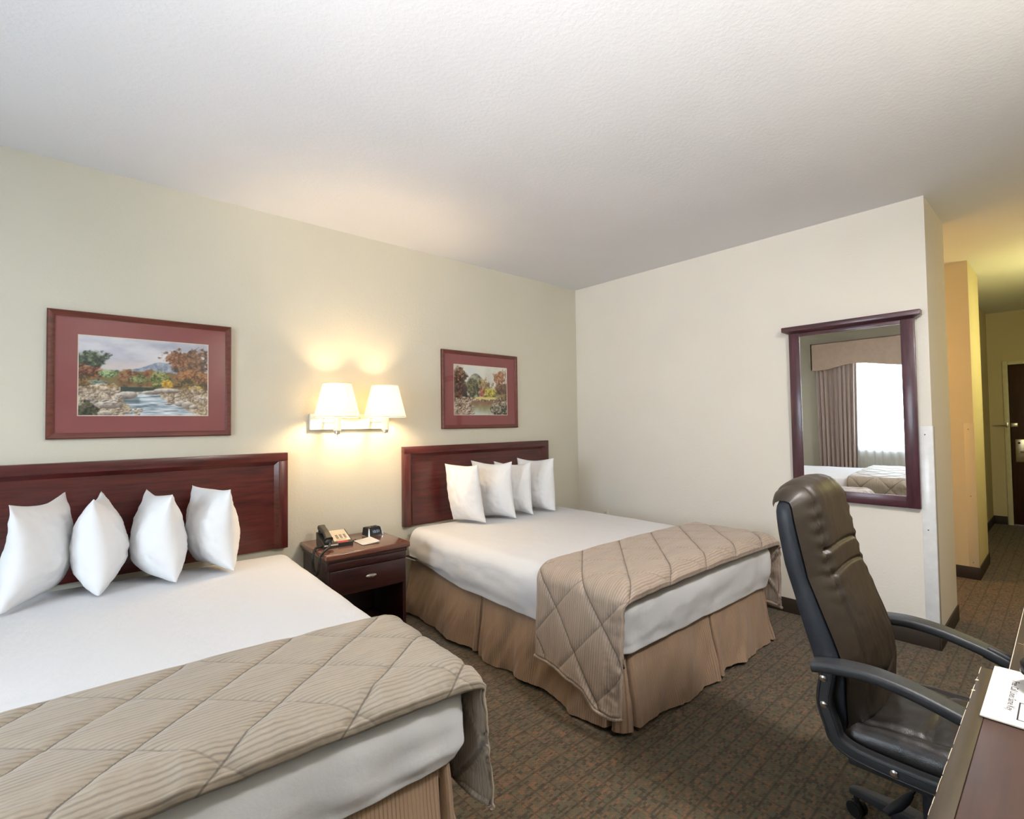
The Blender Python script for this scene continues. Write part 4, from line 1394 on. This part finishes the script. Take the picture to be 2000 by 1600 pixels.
# column, lever, star base
MB().lathe([(0.024, 0.13), (0.024, 0.22), (0.034, 0.222), (0.034, 0.30), (0.060, 0.305), (0.060, 0.328)], 24).build('gas_lift', M['leather_b'], ch)
lv = MB().tube([(-0.02, 0.02, 0.318), (-0.022, 0.026, 0.27), (-0.034, 0.032, 0.235), (-0.056, 0.044, 0.215)], 0.0055, 8).build('lever', M['black'], ch)
MB().sweep([(-0.050, 0.041, 0.220), (-0.070, 0.052, 0.208), (-0.100, 0.068, 0.194), (-0.138, 0.090, 0.182)], lambda i: rrect((0.014, 0.026, 0.030, 0.020)[i], (0.014, 0.022, 0.020, 0.008)[i], (0.005, 0.008, 0.008, 0.003)[i])).build('paddle', M['plastic'], lv)
MB().lathe([(0.050, 0.075), (0.052, 0.10), (0.044, 0.128), (0.030, 0.134)], 24).build('hub', M['plastic'], ch)
for k in range(5):
    a = math.radians(74 + 72 * k)
    dv = Vector((math.cos(a), math.sin(a), 0))
    pts = [dv * r + Vector((0, 0, z)) for r, z in ((0.03, 0.105), (0.09, 0.102), (0.16, 0.094), (0.215, 0.086), (0.238, 0.080))]
    lg = MB().sweep(pts, lambda i: rrect((0.056, 0.052, 0.044, 0.040, 0.034)[i], (0.050, 0.044, 0.034, 0.028, 0.022)[i], 0.009)).build('base_leg', M['plastic'], ch)
    c = dv * 0.224
    sd = Vector((-dv.y, dv.x, 0))
    w = MB()
    for s in (-1, 1):
        q = c + sd * 0.013 * s
        m4 = Matrix(((dv.x, 0, sd.x, q.x), (dv.y, 0, sd.y, q.y), (0, 1, 0, 0.026), (0, 0, 0, 1)))
        bm = bmesh.new()
        bmesh.ops.create_cone(bm, cap_ends=True, segments=20, radius1=0.026, radius2=0.026, depth=0.018)
        bmesh.ops.bevel(bm, geom=[e for e in bm.edges if len(e.link_faces) == 2 and e.calc_face_angle() > 1], offset=0.004, segments=2, affect='EDGES')
        w.bm(bm, m4)
    w.lathe([(0.009, 0.030), (0.009, 0.075)], 10, c)
    w.build('caster', M['black'], lg)

# ------------------------------------------------------------------ desk and dresser behind the chair
dk = thing('dresser', 'brown dresser below the camera with a worn dark front edge, carrying the printed card', 'dresser', (-2.93, -3.46, 0))
MB().box(-0.75, 0.755, -0.29, 0.278, 0.725, 0.760, 0.002).build('dresser_top', M['desktop'], dk)
MB().box(-0.75, 0.755, 0.278, 0.307, 0.722, 0.7605, 0.003).build('front_edge', M['desktrim'], dk)
mb = MB()
rn = random.Random(4)
x = -0.74
while x < 0.75:
    ln = rn.uniform(0.02, 0.09)
    r = rn.uniform(0.0003, 0.0008)
    mb.tube([(x, 0.3064, 0.7596), (x + ln / 2, 0.3066 + rn.uniform(-.0002, .0002), 0.7598), (min(0.754, x + ln), 0.3064, 0.7596)], r, 6)
    x += ln + rn.uniform(0.0, 0.03)
for xx in (0.665, 0.60):
    mb.lathe([(0.003, -0.002), (0.004, 0.0), (0.002, 0.001)], 10, (xx, 0.305, 0.7600))
mb.build('worn_chips', M['worn'], dk)
MB().box(-0.735, 0.74, -0.28, 0.262, 0.03, 0.722, 0.003).build('carcass', M['espresso'], dk)
for z0, z1 in ((0.06, 0.27), (0.28, 0.49), (0.50, 0.71)):
    for x0, x1 in ((-0.72, -0.005), (0.01, 0.725)):
        dr = MB().box(x0, x1, 0.262, 0.278, z0, z1, 0.003).build('drawer', M['espresso'], dk)
        MB().lathe([(0.004, 0), (0.010, 0.012), (0.008, 0.022), (0.001, 0.024)], 20, ((x0 + x1) / 2, 0.278, (z0 + z1) / 2), axis='y', sx=3).build('knob', M['nickel'], dr)

ds = thing('desk', 'dark writing desk the chair is tucked under, scratched along its top edge', 'desk', (-1.53, -3.485, 0))
MB().box(-0.628, 0.66, -0.27, 0.285, 0.728, 0.760, 0.003).build('desk_top', M['desktrim'], ds)
for a in (-0.625, 0.635):
    MB().box(a, a + 0.022, -0.26, 0.262, 0, 0.728, 0.002).build('side_panel', M['espresso'], ds)
MB().box(-0.603, 0.635, -0.26, -0.242, 0.25, 0.728).build('modesty_panel', M['espresso'], ds, 0)
mb = MB()
mb.tube([(-0.627, 0.2845, 0.7594), (0.0, 0.2847, 0.7596), (0.659, 0.2845, 0.7594)], 0.0009, 6)
for k in range(14):
    x0 = rn.uniform(-0.60, 0.2); y0 = rn.uniform(0.12, 0.28)
    mb.tube([(x0, y0, 0.7600), (x0 + rn.uniform(-.01, .03), y0 - rn.uniform(0.01, 0.03), 0.7601), (x0 + rn.uniform(-.01, .05), y0 - rn.uniform(0.03, 0.06), 0.7600)], 0.0005, 5)
mb.build('scratches', M['worn'], ds)

cd = thing('printed_card', 'white printed card in a clear holder at the right end of the dresser', 'card', (-2.305, -3.288, 0.7612))
MB().box(-0.150, 0.148, -0.112, 0.112, 0, 0.004, 0.0015).build('clear_holder', M['ivory'], cd)
MB().box(-0.145, 0.146, -0.112, 0.104, 0.004, 0.0046).build('paper', M['paper'], cd, 0)
mm = Matrix.Translation((-0.006, 0.072, 0.0047)) @ Matrix.Rotation(PI, 4, 'Z')
add_mesh(MB(), text_mesh('Free Call Lines Same Key', 0.0165, 0.0002), mm).build('lettering', M['ink'], cd, 0)
w = MB()
for x0, x1, y0, y1 in ((-0.125, -0.035, 0.058, 0.0605), (-0.125, -0.1225, -0.06, 0.0605), (-0.0375, -0.035, -0.06, 0.0605), (-0.125, -0.035, 0.020, 0.0215)):
    w.box(x0, x1, y0, y1, 0.0046, 0.0050)
w.build('printed_box', M['ink'], cd, 0)

pt = thing('container', 'small dark metal container with brown top at the photo edge, on the printed card', 'container', (-2.232, -3.284, 0.7660))
MB().lathe([(0.034, 0.0), (0.046, 0.010), (0.058, 0.030), (0.060, 0.052), (0.056, 0.056)], 40).build('container_body', M['black'], pt)
MB().lathe([(0.0535, 0.018), (0.058, 0.024), (0.0605, 0.032), (0.0590, 0.034)], 40, cap=False).build('chrome_band', M['chrome'], pt)
MB().lathe([(0.052, 0.056), (0.053, 0.090), (0.048, 0.098), (0.002, 0.100)], 40).build('container_top', M['browncap'], pt)

# ------------------------------------------------------------------ hall lights (fixtures out of frame)
v = thing('vanity_light', 'amber vanity lamp bar inside the hall alcove, hidden from view', 'lamp', (1.28, -1.32, 2.05))
MB().box(-0.30, 0.30, -0.06, 0.018, -0.05, 0.05, 0.01).build('lamp_bar', M['white_metal'], v)
light('vanity_lamp_light', 'AREA', (0, -0.08, 0), 22, (1.0, 0.56, 0.22), rot=(math.radians(-48), 0, 0), size=0.6, size_y=0.12, parent=v)
v = thing('hall_wall_lamp', 'yellowish wall lamp on the hall side wall, out of frame to the right', 'lamp', (2.30, YF, 1.95))
MB().box(-0.06, 0.06, 0, 0.02, -0.09, 0.09, 0.006).build('wall_plate', M['white_metal'], v)
MB().lathe([(0.02, -0.10), (0.06, -0.06), (0.075, 0.0), (0.06, 0.06), (0.02, 0.10)], 28, (0, 0.09, 0)).build('glass_globe', m_emit('hall_globe', (1.0, 0.92, 0.42), 3), v, 180)
light('hall_lamp_light', 'POINT', (0, 0.24, 0.0), 20, (1.0, 0.92, 0.36), radius=0.06, parent=v)

# fill light added as an unseen uplighter behind the camera, bouncing off the ceiling
fl = thing('fill_floor_lamp', 'added fill light, a tall uplighter standing unseen beside the dresser, behind the camera', 'lamp', (-4.15, -3.58, 0))
MB().lathe([(0.14, 0), (0.14, 0.018), (0.03, 0.03), (0.012, 0.035)], 32).build('lamp_base', M['nickel'], fl)
MB().lathe([(0.011, 0.03), (0.011, 1.62)], 16).build('pole', M['nickel'], fl)
MB().lathe([(0.02, 1.60), (0.06, 1.62), (0.13, 1.69), (0.15, 1.75), (0.147, 1.75), (0.127, 1.695), (0.058, 1.626), (0.02, 1.608)], 40, cap=False).build('lamp_bowl', M['nickel'], fl, 60)
MB().lathe([(0.012, 1.61), (0.014, 1.63), (0.030, 1.66), (0.022, 1.70), (0.002, 1.71)], 20).build('bulb', M['bulb_dim'], fl, 180)
up = light('fill_uplight', 'SPOT', (0, 0, 1.80), 300, (1.0, 0.98, 0.98), radius=0.08, parent=fl)
up.data.spot_size = math.radians(105)
up.data.spot_blend = 1.0
up.rotation_euler = Vector((1.15, 0.95, 1.15)).to_track_quat('-Z', 'Y').to_euler()

# added fill for the right half, shaped as a round ceiling light
cl = thing('fill_ceiling_light', 'added fill light, a round white ceiling fixture over the dresser end, out of frame', 'lamp', (-1.95, -3.56, H))
MB().lathe([(0.17, 0), (0.17, -0.03), (0.16, -0.04)], 40).build('light_base', M['white_metal'], cl)
MB().lathe([(0.155, -0.04), (0.14, -0.08), (0.09, -0.11), (0.002, -0.12)], 40).build('light_dome', m_emit('fill_ceiling_dome', (1.0, 0.95, 0.9), 3), cl, 180)
light('fill_ceiling_area', 'AREA', (0, 0, -0.14), 50, (1.0, 0.97, 0.95), size=0.26, size_y=0.26, parent=cl)
